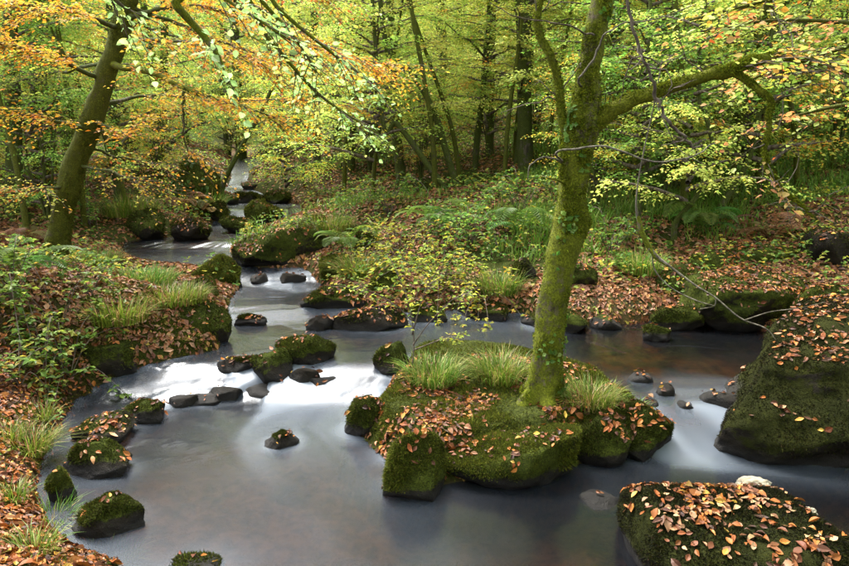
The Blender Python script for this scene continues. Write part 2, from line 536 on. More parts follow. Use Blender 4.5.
def rock_shape(r, seed, sub=4, box=3.0, planes=20, cut=(0.58, 0.96), rough=0.085, tilt=(0, 0), rot=0.0, flat_top=None, cuts=()):
    V, F = ICO[sub]
    P = V / ((np.abs(V) ** box).sum(1) ** (1 / box))[:, None]
    q = np.random.default_rng(seed)
    for k in range(planes):
        n = norm(q.normal(size=3)); d = q.uniform(*cut)
        P = P - n[None] * (np.maximum(P @ n - d, 0) * 0.9)[:, None]
    if flat_top:
        n = norm(np.array([flat_top[0], flat_top[1], 1.0])); d = flat_top[2]
        P = P - n[None] * (np.maximum(P @ n - d, 0) * 0.93)[:, None]
    for (a, b, c, d) in cuts:
        n = norm(np.array([a, b, c], float))
        P = P - n[None] * (np.maximum(P @ n - d, 0) * 0.95)[:, None]
    nn = norm(P)
    P = P + nn * (rough * 1.8 * fbm(P * 1.3 + seed, 3, seed) + rough * 0.7 * fbm(P * 4 + seed, 3, seed + 5))[:, None]
    if sub >= 5:
        P = P + nn * (rough * 0.35 * fbm(P * 13 + seed, 3, seed + 8))[:, None]
    P = P * np.asarray(r)[None]
    c, s = math.cos(rot), math.sin(rot)
    P = P @ np.array([[c, s, 0], [-s, c, 0], [0, 0, 1]])
    tx, ty = tilt
    P = np.column_stack([P[:, 0], P[:, 1], P[:, 2] + P[:, 0] * tx + P[:, 1] * ty])
    return P, F

def vnormals(V, F):
    n = np.cross(V[F[:, 1]] - V[F[:, 0]], V[F[:, 2]] - V[F[:, 0]])
    N = np.zeros_like(V)
    for k in range(3): np.add.at(N, F[:, k], n)
    return norm(N)

def fuzz(V, F, n, q, hgt=(0.008, 0.022), wmask=None, pal=None, width=0.0035, lean=0.5):
    """short moss shoots standing on a surface"""
    fn = np.cross(V[F[:, 1]] - V[F[:, 0]], V[F[:, 2]] - V[F[:, 0]])
    ar = np.linalg.norm(fn, axis=1); fn = fn / (ar[:, None] + 1e-12)
    w = ar * (wmask if wmask is not None else 1)
    w = w / w.sum()
    k = q.choice(len(F), n, p=w)
    a, b = q.random((2, n)); sw = a + b > 1; a[sw] = 1 - a[sw]; b[sw] = 1 - b[sw]
    P = V[F[k, 0]] + a[:, None] * (V[F[k, 1]] - V[F[k, 0]]) + b[:, None] * (V[F[k, 2]] - V[F[k, 0]])
    D = norm(fn[k] + lean * q.normal(size=(n, 3)) + np.array([0, 0, -0.15]))
    S = norm(np.cross(D, q.normal(size=(n, 3))))
    h = q.uniform(*hgt, n)[:, None]
    clump = fbm(P * 7, 4, 4)
    h = h * np.clip(1 + 1.6 * clump[:, None], .25, 3)
    W = width * q.uniform(.7, 1.5, n)[:, None]
    P = P - D * 0.003
    T = np.stack([P - S * W, P + S * W, P + D * h], 1).reshape(-1, 3)
    C = pick(pal, n, q, .16) * (1 + 0.55 * clump[:, None])
    C = np.clip(C, .005, .5)
    return T, np.arange(3 * n).reshape(-1, 3), np.repeat(C, 3, 0)

MOSS_PAL = [(3, .050, .062, .008), (3, .085, .098, .011), (2, .13, .14, .016), (1, .055, .045, .015)]
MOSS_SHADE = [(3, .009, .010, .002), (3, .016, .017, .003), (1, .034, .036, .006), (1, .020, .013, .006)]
MOSS_DARK = [(3, .028, .035, .005), (3, .046, .056, .007), (1, .085, .098, .012), (1, .035, .025, .010)]

def boulder(label, u0, u1, vt, vb, seed, land=False, dep=0.9, moss=0.6, litter=0.4, sub=4, fz=0, pal=MOSS_DARK, name='boulder', group=None, cat='boulder', sink=0.25, **kw):
    """a boulder seen from pixel column u0 to u1, from row vt (top) to vb (foot)"""
    p = (on_land if land else on_water)(0.5 * (u0 + u1), vb)
    y = p[1]
    for _ in range(3):
        rx = (u1 - u0) / 2 / FPX * y * 1.04
        ry = rx * dep
        y = p[1] + ry * 0.85
    x = at(0.5 * (u0 + u1), vb, y)[0]
    zt = at(0.5 * (u0 + u1), vt, y + ry * 0.25)[2]
    zb = p[2]
    hh = max(zt - zb, 0.05)
    sk = hh * sink + 0.06
    rz = (hh + sk) / 2
    return place_boulder(label, (x, y, zb - sk + rz), (rx, ry, rz), seed, zb, moss, litter, sub, fz, pal, name, group, cat, land, **kw)

def place_boulder(label, c, r, seed, zb, moss=0.6, litter=0.4, sub=4, fz=0, pal=MOSS_DARK, name='boulder', group=None, cat='boulder', land=False, **kw):
    V, F = rock_shape(r, seed, sub, **kw)
    N = vnormals(V, F)
    W = V + np.asarray(c)[None]
    zl = ZW(W[:, 0], W[:, 1]) if not land else np.full(len(W), -9.0)
    above = W[:, 2] - zl
    wet = sstep(0.11, 0.02, above + 0.05 * fbm(W * 6, 2, seed))
    ms = np.clip(moss * (0.50 + 0.55 * N[:, 2]) + 0.22 * moss + 0.30 * fbm(W * 3.0, 3, seed + 2) + .18 * fbm(W * 11, 2, seed + 3), 0, 1.2) * sstep(0.03, 0.12, above)
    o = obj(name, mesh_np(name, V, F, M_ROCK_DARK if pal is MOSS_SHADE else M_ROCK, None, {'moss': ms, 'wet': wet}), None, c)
    tag(o, label, cat, group)
    if not land: ROCKS.append((c[0], c[1], r[0] * .95, r[1] * .95))
    SURF.append((W, F, litter, o))
    if not fz and moss >= .3 and sub >= 4: fz = 3000
    if fz:
        q = np.random.default_rng(seed + 99)
        far_k = max(1.0, c[1] / 5.5)
        fm = ms[F].mean(1); fm = np.clip(fm - .15, 0, 1) * (above[F].mean(1) > .04)
        T, TF, TC = fuzz(V, F, fz, q, (.008 * far_k, .022 * far_k), wmask=fm + 1e-9, pal=pal, width=.0035 * far_k)
        mo = obj('moss', mesh_np('moss', T, TF, M_FUZZ, TC, smooth=False), o)
        mo['kind'] = 'stuff'
    return o

B = boulder
# --- foreground, right
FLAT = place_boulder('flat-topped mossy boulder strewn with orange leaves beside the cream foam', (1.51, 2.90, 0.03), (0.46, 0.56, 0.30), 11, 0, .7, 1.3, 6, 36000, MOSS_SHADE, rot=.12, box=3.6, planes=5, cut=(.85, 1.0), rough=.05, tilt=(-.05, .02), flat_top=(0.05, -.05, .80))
HUGE = place_boulder('huge dark mossy boulder with a leaf-covered crown above the right-hand fall', (3.08, 4.78, 0.19), (1.30, 1.0, 0.57), 23, 0, .7, 2.4, 6, 52000, MOSS_SHADE, box=5, planes=4, cut=(.92, 1.1), rough=.085, tilt=(.05, .03), flat_top=(-.10, -.12, .93), cuts=[(-.89, .46, .16, .40), (-.5, -.75, .35, .98), (-.12, -1, -.38, .86), (-.7, -.5, -.1, .98), (.1, -.7, .7, 1.12)])  # shade of its face painted in through the darker moss colours
# --- the islet's rim
B('low rounded mossy boulder at the upstream corner of the islet', 338, 400, 392, 440, 31, dep=.9, moss=.9, litter=.5, sub=5, fz=9000, box=2.8)
B('squarish mossy block leaning out from the front of the islet', 379, 454, 430, 504, 37, dep=.85, moss=1.0, litter=.8, sub=5, fz=20000, box=2.5, rough=.06, pal=MOSS_PAL)
B('broad mossy boulder overhanging the water below the crooked tree', 436, 604, 417, 488, 41, dep=.55, moss=1.0, litter=.55, sub=5, fz=34000, box=2.8, rough=.08, pal=MOSS_PAL, tilt=(.10, 0))
B('leafy boulder between the broad and the dark overhanging one', 560, 634, 408, 470, 44, dep=.8, moss=.9, litter=1.2, sub=5, fz=9000, box=2.8)
B('leaf-heaped boulder behind the squarish block on the islet', 386, 470, 398, 452, 45, dep=.7, moss=.8, litter=1.3, sub=5, fz=9000, box=2.8)
B('dark overhanging boulder on the islet edge facing the huge boulder', 600, 672, 402, 462, 43, dep=.8, moss=.85, litter=1.0, sub=5, fz=14000, box=2.7)
B('dark boulder at the head of the islet beside the sapling', 375, 414, 338, 377, 47, dep=.9, moss=.75, litter=.5, sub=5, fz=3500)
# --- foreground, left
B('leaf-speckled dark boulder beside the milky chute', 124, 171, 394, 425, 53, moss=.7, litter=.6, sub=5, fz=5000)
B('brown leaf-plastered boulder under the left bank', 74, 138, 411, 447, 59, moss=.45, litter=1.5, sub=5, fz=2500)
B('long wet-sided boulder with a strip of leaves on top', 63, 140, 439, 480, 61, moss=.6, litter=.8, sub=5, fz=5000, box=3.0, dep=.6)
B('small rounded green moss boulder against the left bank', 46, 79, 466, 505, 67, moss=1.1, litter=.1, sub=5, fz=6000, pal=MOSS_PAL)
B('dark wedge-shaped boulder with a few tan leaves', 76, 150, 488, 537, 71, moss=.75, litter=.2, sub=5, fz=9000, box=3.0, dep=.7, tilt=(.18, 0))
B('low dark boulder breaking the surface of the foreground pool', 168, 234, 555, 585, 73, moss=.7, litter=.25, sub=5, fz=3500)
B('lone small leaf-flecked rock in the middle of the pool', 264, 300, 427, 450, 79, moss=.6, litter=.6, sub=4, fz=2500)
B('submerged brown stone with leaves in front of the islet', 575, 626, 490, 510, 83, moss=.1, litter=.5, sub=4, name='stone', cat='stone')
# --- the ledge between the pools
B('low wet sill of rock joining the two slabs of the ledge', 186, 228, 390, 405, 104, moss=.0, litter=.05, sub=4, dep=.6, name='stone', cat='stone', sink=.8)
B('dark wet rock awash between the slab and the pebble bar', 236, 290, 380, 396, 105, moss=.0, litter=.1, sub=4, dep=.5, name='stone', cat='stone', sink=.8)
B('submerged rock under the moss-topped midstream boulder', 300, 352, 372, 388, 106, moss=.0, litter=.3, sub=4, dep=.5, name='stone', cat='stone', sink=.8)
B('rounded moss-topped boulder in midstream, largest of its row', 269, 341, 329, 369, 89, moss=.95, litter=.35, sub=5, fz=9000, box=3.0, dep=.7)
B('dark upright rock leaning against the moss-topped midstream boulder', 249, 292, 343, 385, 97, moss=.55, litter=.35, sub=4, fz=2500)
B('low leafy rock beside the dark upright rock', 218, 264, 351, 373, 101, moss=.45, litter=.9, sub=4)
B('thin dark slab awash on the lip of the ledge', 163, 206, 391, 407, 103, moss=.05, litter=.1, sub=4, dep=.5, name='stone', cat='stone')
B('grey wet slab awash next to the dark upright rock', 203, 248, 384, 402, 107, moss=.05, litter=.1, sub=4, dep=.5, name='stone', cat='stone')
B('leafy pebble bar below the moss-topped midstream boulder', 284, 328, 366, 386, 109, moss=.1, litter=1.0, sub=4, dep=.5, name='stone', cat='stone')
B('leaf-dotted flat rock alone in the milky reach', 236, 269, 312, 326, 113, moss=.4, litter=.7, sub=4, dep=.5)
B('leaf-covered flat rock off the tip of the middle bank', 303, 336, 315, 331, 115, moss=.2, litter=1.2, sub=4, dep=.5)
B('small dark pointed rock left of the pair in the narrows', 250, 272, 272, 284, 117, moss=.3, litter=.1, sub=3)
B('small brown rock right of the pair in the narrows', 276, 307, 270, 284, 119, moss=.2, litter=.4, sub=3)
# --- left bank
B('bright mossy boulder on the left bank above the narrows', 190, 246, 256, 292, 127, moss=1.15, litter=.15, sub=5, fz=9000, pal=MOSS_PAL, box=2.4)
B('smaller bright moss boulder below its neighbour on the left bank', 183, 224, 270, 308, 131, moss=1.1, litter=.3, sub=4, fz=6000, pal=MOSS_PAL)
B('bulky bank boulder with mossy flank under the grass', 146, 230, 296, 352, 137, moss=.9, litter=.4, sub=5, fz=10000, box=2.8)
B('dark undercut boulder at the foot of the left bank', 60, 150, 330, 386, 139, moss=.55, litter=.6, sub=5, fz=6000, box=2.6, dep=.6)
# --- middle bank
B('great leaf-topped ledge boulder jutting into the stream at the bend', 224, 335, 226, 270, 149, moss=.75, litter=1.1, sub=5, fz=5000, box=2.8, dep=.7, pal=MOSS_DARK, tilt=(.1, 0))
B('green mossy hump on the middle bank', 312, 368, 255, 287, 151, moss=1.1, litter=.1, sub=5, fz=7000, pal=MOSS_PAL)
B('low leafy rock with mossy edge on the middle bank', 296, 364, 286, 311, 157, moss=.8, litter=.8, sub=4, fz=3500, dep=.6)
B('leaf-strewn shelf of rock at the water below the middle bank', 333, 408, 302, 332, 163, moss=.3, litter=1.5, sub=4, dep=.6)
B('dark hollow rock behind the bramble patch', 508, 538, 258, 282, 167, land=True, moss=.3, litter=.3, sub=4)
B('small mossy boulder at the back shore behind the trunk', 520, 592, 304, 333, 173, moss=.8, litter=.4, sub=4, fz=4000)
B('grass-edged mossy boulder on the middle bank', 352, 388, 232, 250, 175, land=True, moss=.9, litter=.2, sub=4, fz=2000)
B('mossy boulder in the middle bank edge behind the islet', 404, 448, 298, 324, 301, moss=1.0, litter=.5, sub=4, fz=4000, pal=MOSS_PAL)
B('leafy half-sunk boulder at the back shore left of the trunk', 452, 506, 300, 322, 302, moss=.7, litter=1.0, sub=4, fz=3500)
B('green boulder wedged beside the mossy hump', 366, 402, 268, 292, 303, land=True, moss=1.1, litter=.3, sub=4, fz=4000, pal=MOSS_PAL)
B('round mossy boulder on the bank above the ledge boulder', 296, 330, 214, 232, 304, land=True, moss=1.0, litter=.4, sub=4, fz=3000, pal=MOSS_PAL)
B('leaf-flecked boulder in the litter of the middle bank', 556, 600, 262, 286, 305, land=True, moss=.8, litter=.9, sub=4, fz=3000)
# --- upstream
B('leaf-carpeted flat rock at the far side of the upper pool', 164, 216, 217, 241, 179, moss=.3, litter=1.6, sub=4, dep=.6)
B('dark mossy rock on the left shore of the upper pool', 128, 168, 208, 240, 181, moss=.7, litter=.5, sub=4)
B('mossy domed rock splitting the upper falls', 238, 283, 199, 224, 187, moss=.95, litter=.4, sub=4, fz=2500, pal=MOSS_PAL)
B('low mossy rock at the lip of the upper pool', 219, 262, 215, 233, 191, moss=.9, litter=.3, sub=4)
B('brown-topped rock in the highest visible fall', 228, 266, 190, 203, 193, moss=.4, litter=1.0, sub=4, dep=.6)
IVY_ROCK = B('large ivy-clad boulder looming above the upper stream', 174, 222, 156, 206, 197, land=True, moss=.8, litter=.9, sub=5, fz=5000, pal=MOSS_PAL)
B('round mossy rock by the upper left shore', 205, 232, 200, 222, 199, moss=.9, litter=.2, sub=4)
B('far grey rock at the head of the stream', 240, 268, 178, 190, 201, moss=.4, litter=.6, sub=3)
B('mossy rock at the right edge of the upper falls', 262, 292, 190, 204, 203, moss=.9, litter=.4, sub=4, fz=1500)
B('small dark rock in the right-hand arm of the upper falls', 284, 304, 212, 224, 204, moss=.5, litter=.3, sub=3)
B('leafy rock between the two arms of the upper falls', 218, 240, 190, 205, 205, moss=.6, litter=.9, sub=3)
# --- right bank
B('broad leaf-carpeted boulder at the back of the dark pool', 664, 800, 262, 336, 211, moss=.75, litter=1.4, sub=5, fz=9000, box=3.4, dep=.8, flat_top=(0, -.22, .60))
B('long leafy rock shelf above the broad carpeted boulder', 690, 806, 238, 272, 213, land=True, moss=.7, litter=1.2, sub=4, fz=3000, dep=.6)
B('mossy rock between the carpeted boulder and the huge boulder', 776, 860, 284, 342, 217, moss=.8, litter=.9, sub=5, fz=5000)
B('mossy rock standing in the dark pool, the larger of two', 638, 706, 306, 332, 223, moss=.8, litter=.8, sub=4, fz=4000, dep=.6)
B('small mossy rock tucked before the larger rock in the dark pool', 640, 672, 322, 342, 227, moss=.9, litter=.4, sub=4, fz=2000)
B('dark rock with hollow beneath at the top of the right bank', 806, 870, 228, 268, 229, land=True, moss=.4, litter=.8, sub=4)
B('small dark shore rock to the right of the trunk', 590, 622, 312, 330, 233, moss=.5, litter=.5, sub=3)
B('moss-edged rock under the bank left of the carpeted boulder', 652, 700, 262, 294, 235, land=True, moss=.8, litter=.6, sub=4)
for i, (a, b_, c_, d_) in enumerate([(654, 674, 383, 396), (700, 738, 392, 411), (628, 652, 372, 383), (676, 694, 400, 410), (600, 622, 384, 396), (640, 658, 398, 408)]):
    B('smooth grey cobble at the tail of the islet above the right-hand fall', a, b_, c_, d_, 241 + i, moss=.05, litter=.4, sub=3, name='cobble', cat='stone', group='cobbles at the tail of the islet', planes=3, rough=.04, sink=.5)

# ------------------------------------------------------------------ the stream: potential flow round the rocks gives the silky streaks
def build_water():
    cell = 0.03
    x0, x1, y0, y1 = -8.4, 4.4, -3.0, 27.0
    def grid(c):
        xs = np.arange(x0, x1, c); ys = np.arange(y0, y1, c)
        X, Y = np.meshgrid(xs, ys)
        return X, Y
    def open_mask(X, Y):
        z = H(X, Y)
        zw = ZW(X, Y)
        m = z < zw - 0.01
        for (cx, cyy, rx, ry) in ROCKS:
            m &= (((X - cx) / rx) ** 2 + ((Y - cyy) / ry) ** 2) > 0.9
        return m
    def solve(m, phi, it):
        mp = np.pad(m, 1).astype(np.float32)
        wN, wS, wE, wW = mp[2:, 1:-1], mp[:-2, 1:-1], mp[1:-1, 2:], mp[1:-1, :-2]
        den = np.maximum(wN + wS + wE + wW, 1e-6)
        inv = (m / den).astype(np.float32)
        rows = phi.shape[0]
        pp = np.zeros((phi.shape[0] + 2, phi.shape[1] + 2), np.float32)
        for _ in range(it):
            pp[1:-1, 1:-1] = phi
            new = (wN * pp[2:, 1:-1] + wS * pp[:-2, 1:-1] + wE * pp[1:-1, 2:] + wW * pp[1:-1, :-2]) * inv
            phi = phi + 1.0 * (new - phi)
            phi[0] = 0; phi[-1] = 1
        return phi * m
    Xc, Yc = grid(0.12)
    mc = open_mask(Xc, Yc)
    phi = ((Yc - y0) / (y1 - y0)).astype(np.float32) * mc
    phi = solve(mc, phi, 5000)
    X, Y = grid(cell)
    m = open_mask(X, Y)
    iy = np.clip(((Y - y0) / 0.12).astype(int), 0, phi.shape[0] - 1); ix = np.clip(((X - x0) / 0.12).astype(int), 0, phi.shape[1] - 1)
    ph = phi[iy, ix]
    fb = ((Y - y0) / (y1 - y0)).astype(np.float32)
    ph = np.where(mc[iy, ix], ph, fb) * m
    ph = solve(m, ph.astype(np.float32), 160)
    mp = m.astype(np.float32)
    def grad(a):
        ap = np.pad(a, 1, mode='edge'); q = np.pad(mp, 1)
        gx = (q[1:-1, 2:] * (ap[1:-1, 2:] - a) + q[1:-1, :-2] * (a - ap[1:-1, :-2]))
        gy = (q[2:, 1:-1] * (ap[2:, 1:-1] - a) + q[:-2, 1:-1] * (a - ap[:-2, 1:-1]))
        return gx, gy
    gx, gy = grad(ph)
    vx, vy = -gx, -gy                                   # downstream
    for _ in range(6):                                  # smooth a little
        for a in (vx, vy):
            p = np.pad(a, 1, mode='edge')
            a[:] = (p[1:-1, 1:-1] * 2 + p[2:, 1:-1] + p[:-2, 1:-1] + p[1:-1, 2:] + p[1:-1, :-2]) / 6
    sp = np.sqrt(vx ** 2 + vy ** 2) + 1e-9
    ux, uy = vx / sp, vy / sp
    spn = np.clip(sp / np.percentile(sp[m], 90), 0, 1)
    n, w = X.shape
    def samp(a, px, py):
        px = np.clip(px, 0, w - 1.001); py = np.clip(py, 0, n - 1.001)
        ii = px.astype(int); jj = py.astype(int); fx = px - ii; fy = py - jj
        return (a[jj, ii] * (1 - fx) + a[jj, ii + 1] * fx) * (1 - fy) + (a[jj + 1, ii] * (1 - fx) + a[jj + 1, ii + 1] * fx) * fy
    q = np.random.default_rng(5)
    def smooth(a, k):
        for _ in range(k):
            p = np.pad(a, 1, mode='edge')
            a = (p[1:-1, 1:-1] * 2 + p[2:, 1:-1] + p[:-2, 1:-1] + p[1:-1, 2:] + p[1:-1, :-2]) / 6
        return a
    base = q.random((n, w)) * 2 - 1
    nz = smooth(base, 2); nz = nz / nz.std()
    nz2 = smooth(q.random((n, w)) * 2 - 1, 14); nz2 = nz2 / nz2.std()
    nz = nz * 1.2 + nz2 * .5
    sel = np.argwhere(m)
    # where white water is made: falls and the edges of rocks that stand in a fast current
    zw = ZW(X, Y)
    slope = np.abs(np.gradient(zw, cell, axis=0)) + np.abs(np.gradient(zw, cell, axis=1))
    src = np.clip((slope - 0.10) * 3.2, 0, 1.1)
    near = smooth(1 - mp, 6)
    src = src + 0.25 * near * sstep(0.05, .3, slope) * mp
    patch = 0.5 + 0.5 * fbm2(X[m], Y[m], 1.4, 3, 77)
    P = np.zeros((n, w)); P[m] = patch
    src = src * (0.35 + 1.1 * P) * (1 - .85 * sstep(-1.1, -.3, X) * sstep(5.5, 6.0, Y)) * (1 - .55 * sstep(8.0, 10, Y))
    py = sel[:, 0].astype(float); px = sel[:, 1].astype(float)
    acc = np.zeros(len(sel)); cnt = 0
    fo = np.zeros(len(sel)); fw = 0
    ax, ay = px.copy(), py.copy()
    for k in range(64):                                  # walk upstream, 2 cells a step
        wgt = math.exp(-k / 22.0)
        acc += samp(nz, ax, ay) * (1 if k < 34 else 0); cnt += (1 if k < 34 else 0)
        fo += samp(src, ax, ay) * wgt; fw += wgt
        ax -= 2 * samp(ux, ax, ay); ay -= 2 * samp(uy, ax, ay)
    ax, ay = px.copy(), py.copy()
    for k in range(14):
        acc += samp(nz, ax, ay); cnt += 1
        ax += 2 * samp(ux, ax, ay); ay += 2 * samp(uy, ax, ay)
    lic = acc / cnt; lic = lic / lic.std()
    lic = np.clip(lic * .5 + .5, 0, 1)
    fo = fo / fw
    xs, ys = X[m], Y[m]
    # milkiness of the long exposure: bubbles carried down the current
    f = 0.02 + .16 * (0.5 + 0.5 * fbm2(xs, ys, 0.7, 3, 155)) + 0.07 * spn[m] + 0.85 * fo
    f = .62 * (1 - np.exp(-f / .62))
    calm = sstep(1.0, 1.6, xs) * sstep(4.7, 5.4, ys)                       # the dark pool behind the islet
    calm = np.maximum(calm, sstep(9.6, 10.4, ys) * sstep(13.2, 12.4, ys) * sstep(-2.7, -3.4, xs) * .9)
    calm = np.maximum(calm, sstep(-.2, .6, xs) * sstep(4.0, 3.5, ys) * .75)   # the clear brown glide below the islet
    f = f * (1 - .88 * calm)
    big = 0.5 + 0.5 * fbm2(xs, ys, 0.8, 3, 55)
    f = f * (0.75 + .45 * big) * (1 + (lic - .5) * (.40 + 1.6 * np.clip(fo * 2, 0, .8)) * (1 - calm))
    f = f + .22 * near[m] * np.clip(spn[m] * 1.6, 0, 1) * (1 - calm) * (.4 + 1.2 * lic) * sstep(9, 7, ys)
    f = np.clip(f, 0, 0.62)
    foam = np.zeros((n, w)); foam[m] = f
    st = np.full((n, w), .5); st[m] = lic
    # spread values under the shore so that the edge has them too
    wm = mp.copy()
    land0 = H(X, Y) < zw + .015
    for it_ in range(60):
        a = np.pad(foam * wm, 1); b = np.pad(wm, 1); s_ = np.pad(st * wm, 1)
        sb = b[2:, 1:-1] + b[:-2, 1:-1] + b[1:-1, 2:] + b[1:-1, :-2]
        sf = a[2:, 1:-1] + a[:-2, 1:-1] + a[1:-1, 2:] + a[1:-1, :-2]
        ss = s_[2:, 1:-1] + s_[:-2, 1:-1] + s_[1:-1, 2:] + s_[1:-1, :-2]
        fill = (wm == 0) & (sb > 0) & (land0 | (it_ >= 55))
        foam[fill] = sf[fill] / sb[fill]; st[fill] = ss[fill] / sb[fill]
        wm[fill] = 1
    sm = smooth(foam, 3)
    foam = sm + (smooth(foam, 40) - sm) * sstep(4.0, 3.6, Y)
    st = st + (smooth(st, 30) - st) * sstep(4.3, 3.8, Y)
    foam = np.clip(foam, 0, .92)
    Z = zw + (st - .5) * (0.006 + 0.05 * np.clip(slope, 0, .6)) + 0.004 * fbm2(X.ravel(), Y.ravel(), 2.0, 2, 8).reshape(X.shape)
    keep = wm > 0
    idx = np.full((n, w), -1); idx[keep] = np.arange(keep.sum())
    V = np.stack([X[keep], Y[keep], Z[keep]], -1)
    a, b, c, d = idx[:-1, :-1], idx[:-1, 1:], idx[1:, 1:], idx[1:, :-1]
    ok = (a >= 0) & (b >= 0) & (c >= 0) & (d >= 0)
    F = np.stack([a[ok], b[ok], c[ok], d[ok]], -1)
    o = obj('stream_water', mesh_np('stream_water', V, F, M_WATER, None, {'foam': foam[keep], 'streak': st[keep]}))
    tag(o, kind='structure')
build_water()

# ------------------------------------------------------------------ fallen leaves
LIT_PAL = [(4, .24, .074, .016), (3, .36, .125, .022), (4, .13, .042, .015), (2, .34, .17, .085), (3, .065, .026, .013), (1, .42, .24, .04)]
LIT_FAR = [(4, .22, .085, .03), (3, .30, .13, .045), (3, .15, .06, .028), (2, .30, .17, .09), (1, .28, .22, .04)]

def land_normal(x, y, e=0.04):
    zx = (H(x + e, y) - H(x - e, y)) / (2 * e); zy = (H(x, y + e) - H(x, y - e)) / (2 * e)
    return norm(np.stack([-zx, -zy, np.ones_like(zx)], -1))

def sample_land(n, ya, yb, q, smax=0.95, extra=0.8):
    y = ya * (yb / ya) ** q.random(n)
    x = (q.random(n) * 2 - 1) * (y * smax + extra)
    z, dm, di = H(x, y, True)
    return x, y, z, dm, di

def surf_points(V, F, n, q, minz=0.35):
    fn = np.cross(V[F[:, 1]] - V[F[:, 0]], V[F[:, 2]] - V[F[:, 0]])
    ar = np.linalg.norm(fn, axis=1); fn = fn / (ar[:, None] + 1e-12)
    w = ar * np.clip(fn[:, 2] - minz, 0, 1) * (V[F].mean(1)[:, 2] > ZW(V[F[:, 0], 0], V[F[:, 0], 1]) + .03) * (.12 + sstep(-.25, .3, fbm(V[F[:, 0]] * 6, 3, 61)))
    if w.sum() <= 0: return None
    k = q.choice(len(F), n, p=w / w.sum())
    a, b = q.random((2, n)); sw = a + b > 1; a[sw] = 1 - a[sw]; b[sw] = 1 - b[sw]
    P = V[F[k, 0]] + a[:, None] * (V[F[k, 1]] - V[F[k, 0]]) + b[:, None] * (V[F[k, 2]] - V[F[k, 0]])
    return P, fn[k], w.sum() / 2

def lay(P, Nn, q, size, pal, tilt=0.35):
    n = len(P)
    D = norm(np.cross(Nn, q.normal(size=(n, 3))))
    Nl = norm(Nn + tilt * q.normal(size=(n, 3)))
    L = size * np.exp(q.normal(0, .28, n))
    return P + Nn * q.uniform(.004, .016, n)[:, None], D, Nl, L, L * q.uniform(.4, .75, n), pick(pal, n, q, .30)

def litter_patch(x, y, s=0.9, seed=33):
    return 0.5 + 0.5 * fbm2(x, y, s, 4, seed)

def build_litter():
    q = np.random.default_rng(101)
    A = Acc()
    # near ground: curled leaves
    x, y, z, dm, di = sample_land(88000, 2.0, 5.2, q)
    pt = litter_patch(x, y)
    isle = di > 0.05
    ok = ((dm > 0.02) | isle) & (q.random(len(x)) < np.where(isle, .95 * sstep(.30, .56, 0.5 + 0.5 * fbm2(x, y, 3.2, 3, 66)), sstep(.18, .55, pt + .12 * (y < 4.6))))
    x, y, z = x[ok], y[ok], z[ok]
    P = np.stack([x, y, z], -1)
    P, D, Nl, L, W, C = lay(P, land_normal(x, y), q, .037, LIT_PAL, .5)
    A.add(*leaf_fine(P, D, Nl, L, W, C, q.uniform(-.9, 1.0, len(P)), .25))
    # farther ground: simple leaves
    x, y, z, dm, di = sample_land(215000, 5.2, 30, q, .9)
    pt = litter_patch(x, y)
    ok = (dm > 0.02) & (q.random(len(x)) < sstep(.22, .55, pt)) 
    x, y, z = x[ok], y[ok], z[ok]
    P = np.stack([x, y, z], -1)
    P, D, Nl, L, W, C = lay(P, land_normal(x, y), q, .062, LIT_FAR, .55)
    gs = np.where(y < 7, .75, 1) + .04 * np.maximum(0, y - 10); L *= gs; W *= gs
    A.add(*leaf_quads(P, D, Nl, L, W, C))
    # on the boulders
    for (V, F, wt, o) in SURF:
        if wt <= 0: continue
        r = surf_points(V, F, 10, q, .72 if o is HUGE else .3)
        if r is None: continue
        n = int(r[2] * 1700 * wt) + 2
        P, Nn, _ = surf_points(V, F, n, q, .72 if o is HUGE else .3)
        P, D, Nl, L, W, C = lay(P, Nn, q, .037, LIT_PAL, .4)
        if V[:, 1].mean() < 7: A.add(*leaf_fine(P, D, Nl, L, W, C, q.uniform(-.8, .9, n), .25))
        else: A.add(*leaf_quads(P, D, Nl, L * 1.15, W * 1.15, C))
    o = obj('leaf_litter', A.mesh('leaf_litter', M_LITTER, False))
    tag(o, 'carpet of fallen brown and orange beech leaves over the banks and rocks', 'leaf litter', kind='stuff')
build_litter()

# moss over the islet's ground and the near left bank
def land_moss(name, label, box, n, cond, seed, pal, step=.03):
    q = np.random.default_rng(seed)
    xs = np.arange(box[0], box[1], step); ys = np.arange(box[2], box[3], step)
    X, Y = np.meshgrid(xs, ys); Z, dm, di = H(X, Y, True)
    w = X.shape[1]; i = np.arange(X.shape[0] - 1)[:, None] * w; j = np.arange(w - 1)[None]
    a = (i + j).ravel(); F = np.vstack([np.stack([a, a + 1, a + w + 1], -1), np.stack([a, a + w + 1, a + w], -1)])
    V = np.stack([X, Y, Z], -1).reshape(-1, 3)
    wt = cond(X, Y, Z, dm, di).ravel()[F].mean(1)
    T, TF, TC = fuzz(V, F, n, q, (.010, .030), wt + 1e-12, pal, width=.0035)
    tag(obj(name, mesh_np(name, T, TF, M_FUZZ, TC, smooth=False)), label, 'moss', kind='stuff')
land_moss('islet_moss', 'thick green moss over the ground of the islet', (-.8, 1.9, 3.4, 6.2), 70000, lambda X, Y, Z, dm, di: (di > .0) * (Z > ZW(X, Y) + .03) * (.15 + sstep(-.2, .3, fbm2(X.ravel(), Y.ravel(), 3.0, 3, 5).reshape(X.shape))), 301, MOSS_PAL)
land_moss('bank_moss', 'patches of moss on the left bank edge above the water', (-4.5, -1.2, 2.2, 7.5), 85000, lambda X, Y, Z, dm, di: (dm > .0) * (dm < .9) * (X < 0) * sstep(-.12, .22, fbm2(X.ravel(), Y.ravel(), 2.2, 3, 15).reshape(X.shape) + .25 * (dm < .3)), 302, MOSS_PAL)

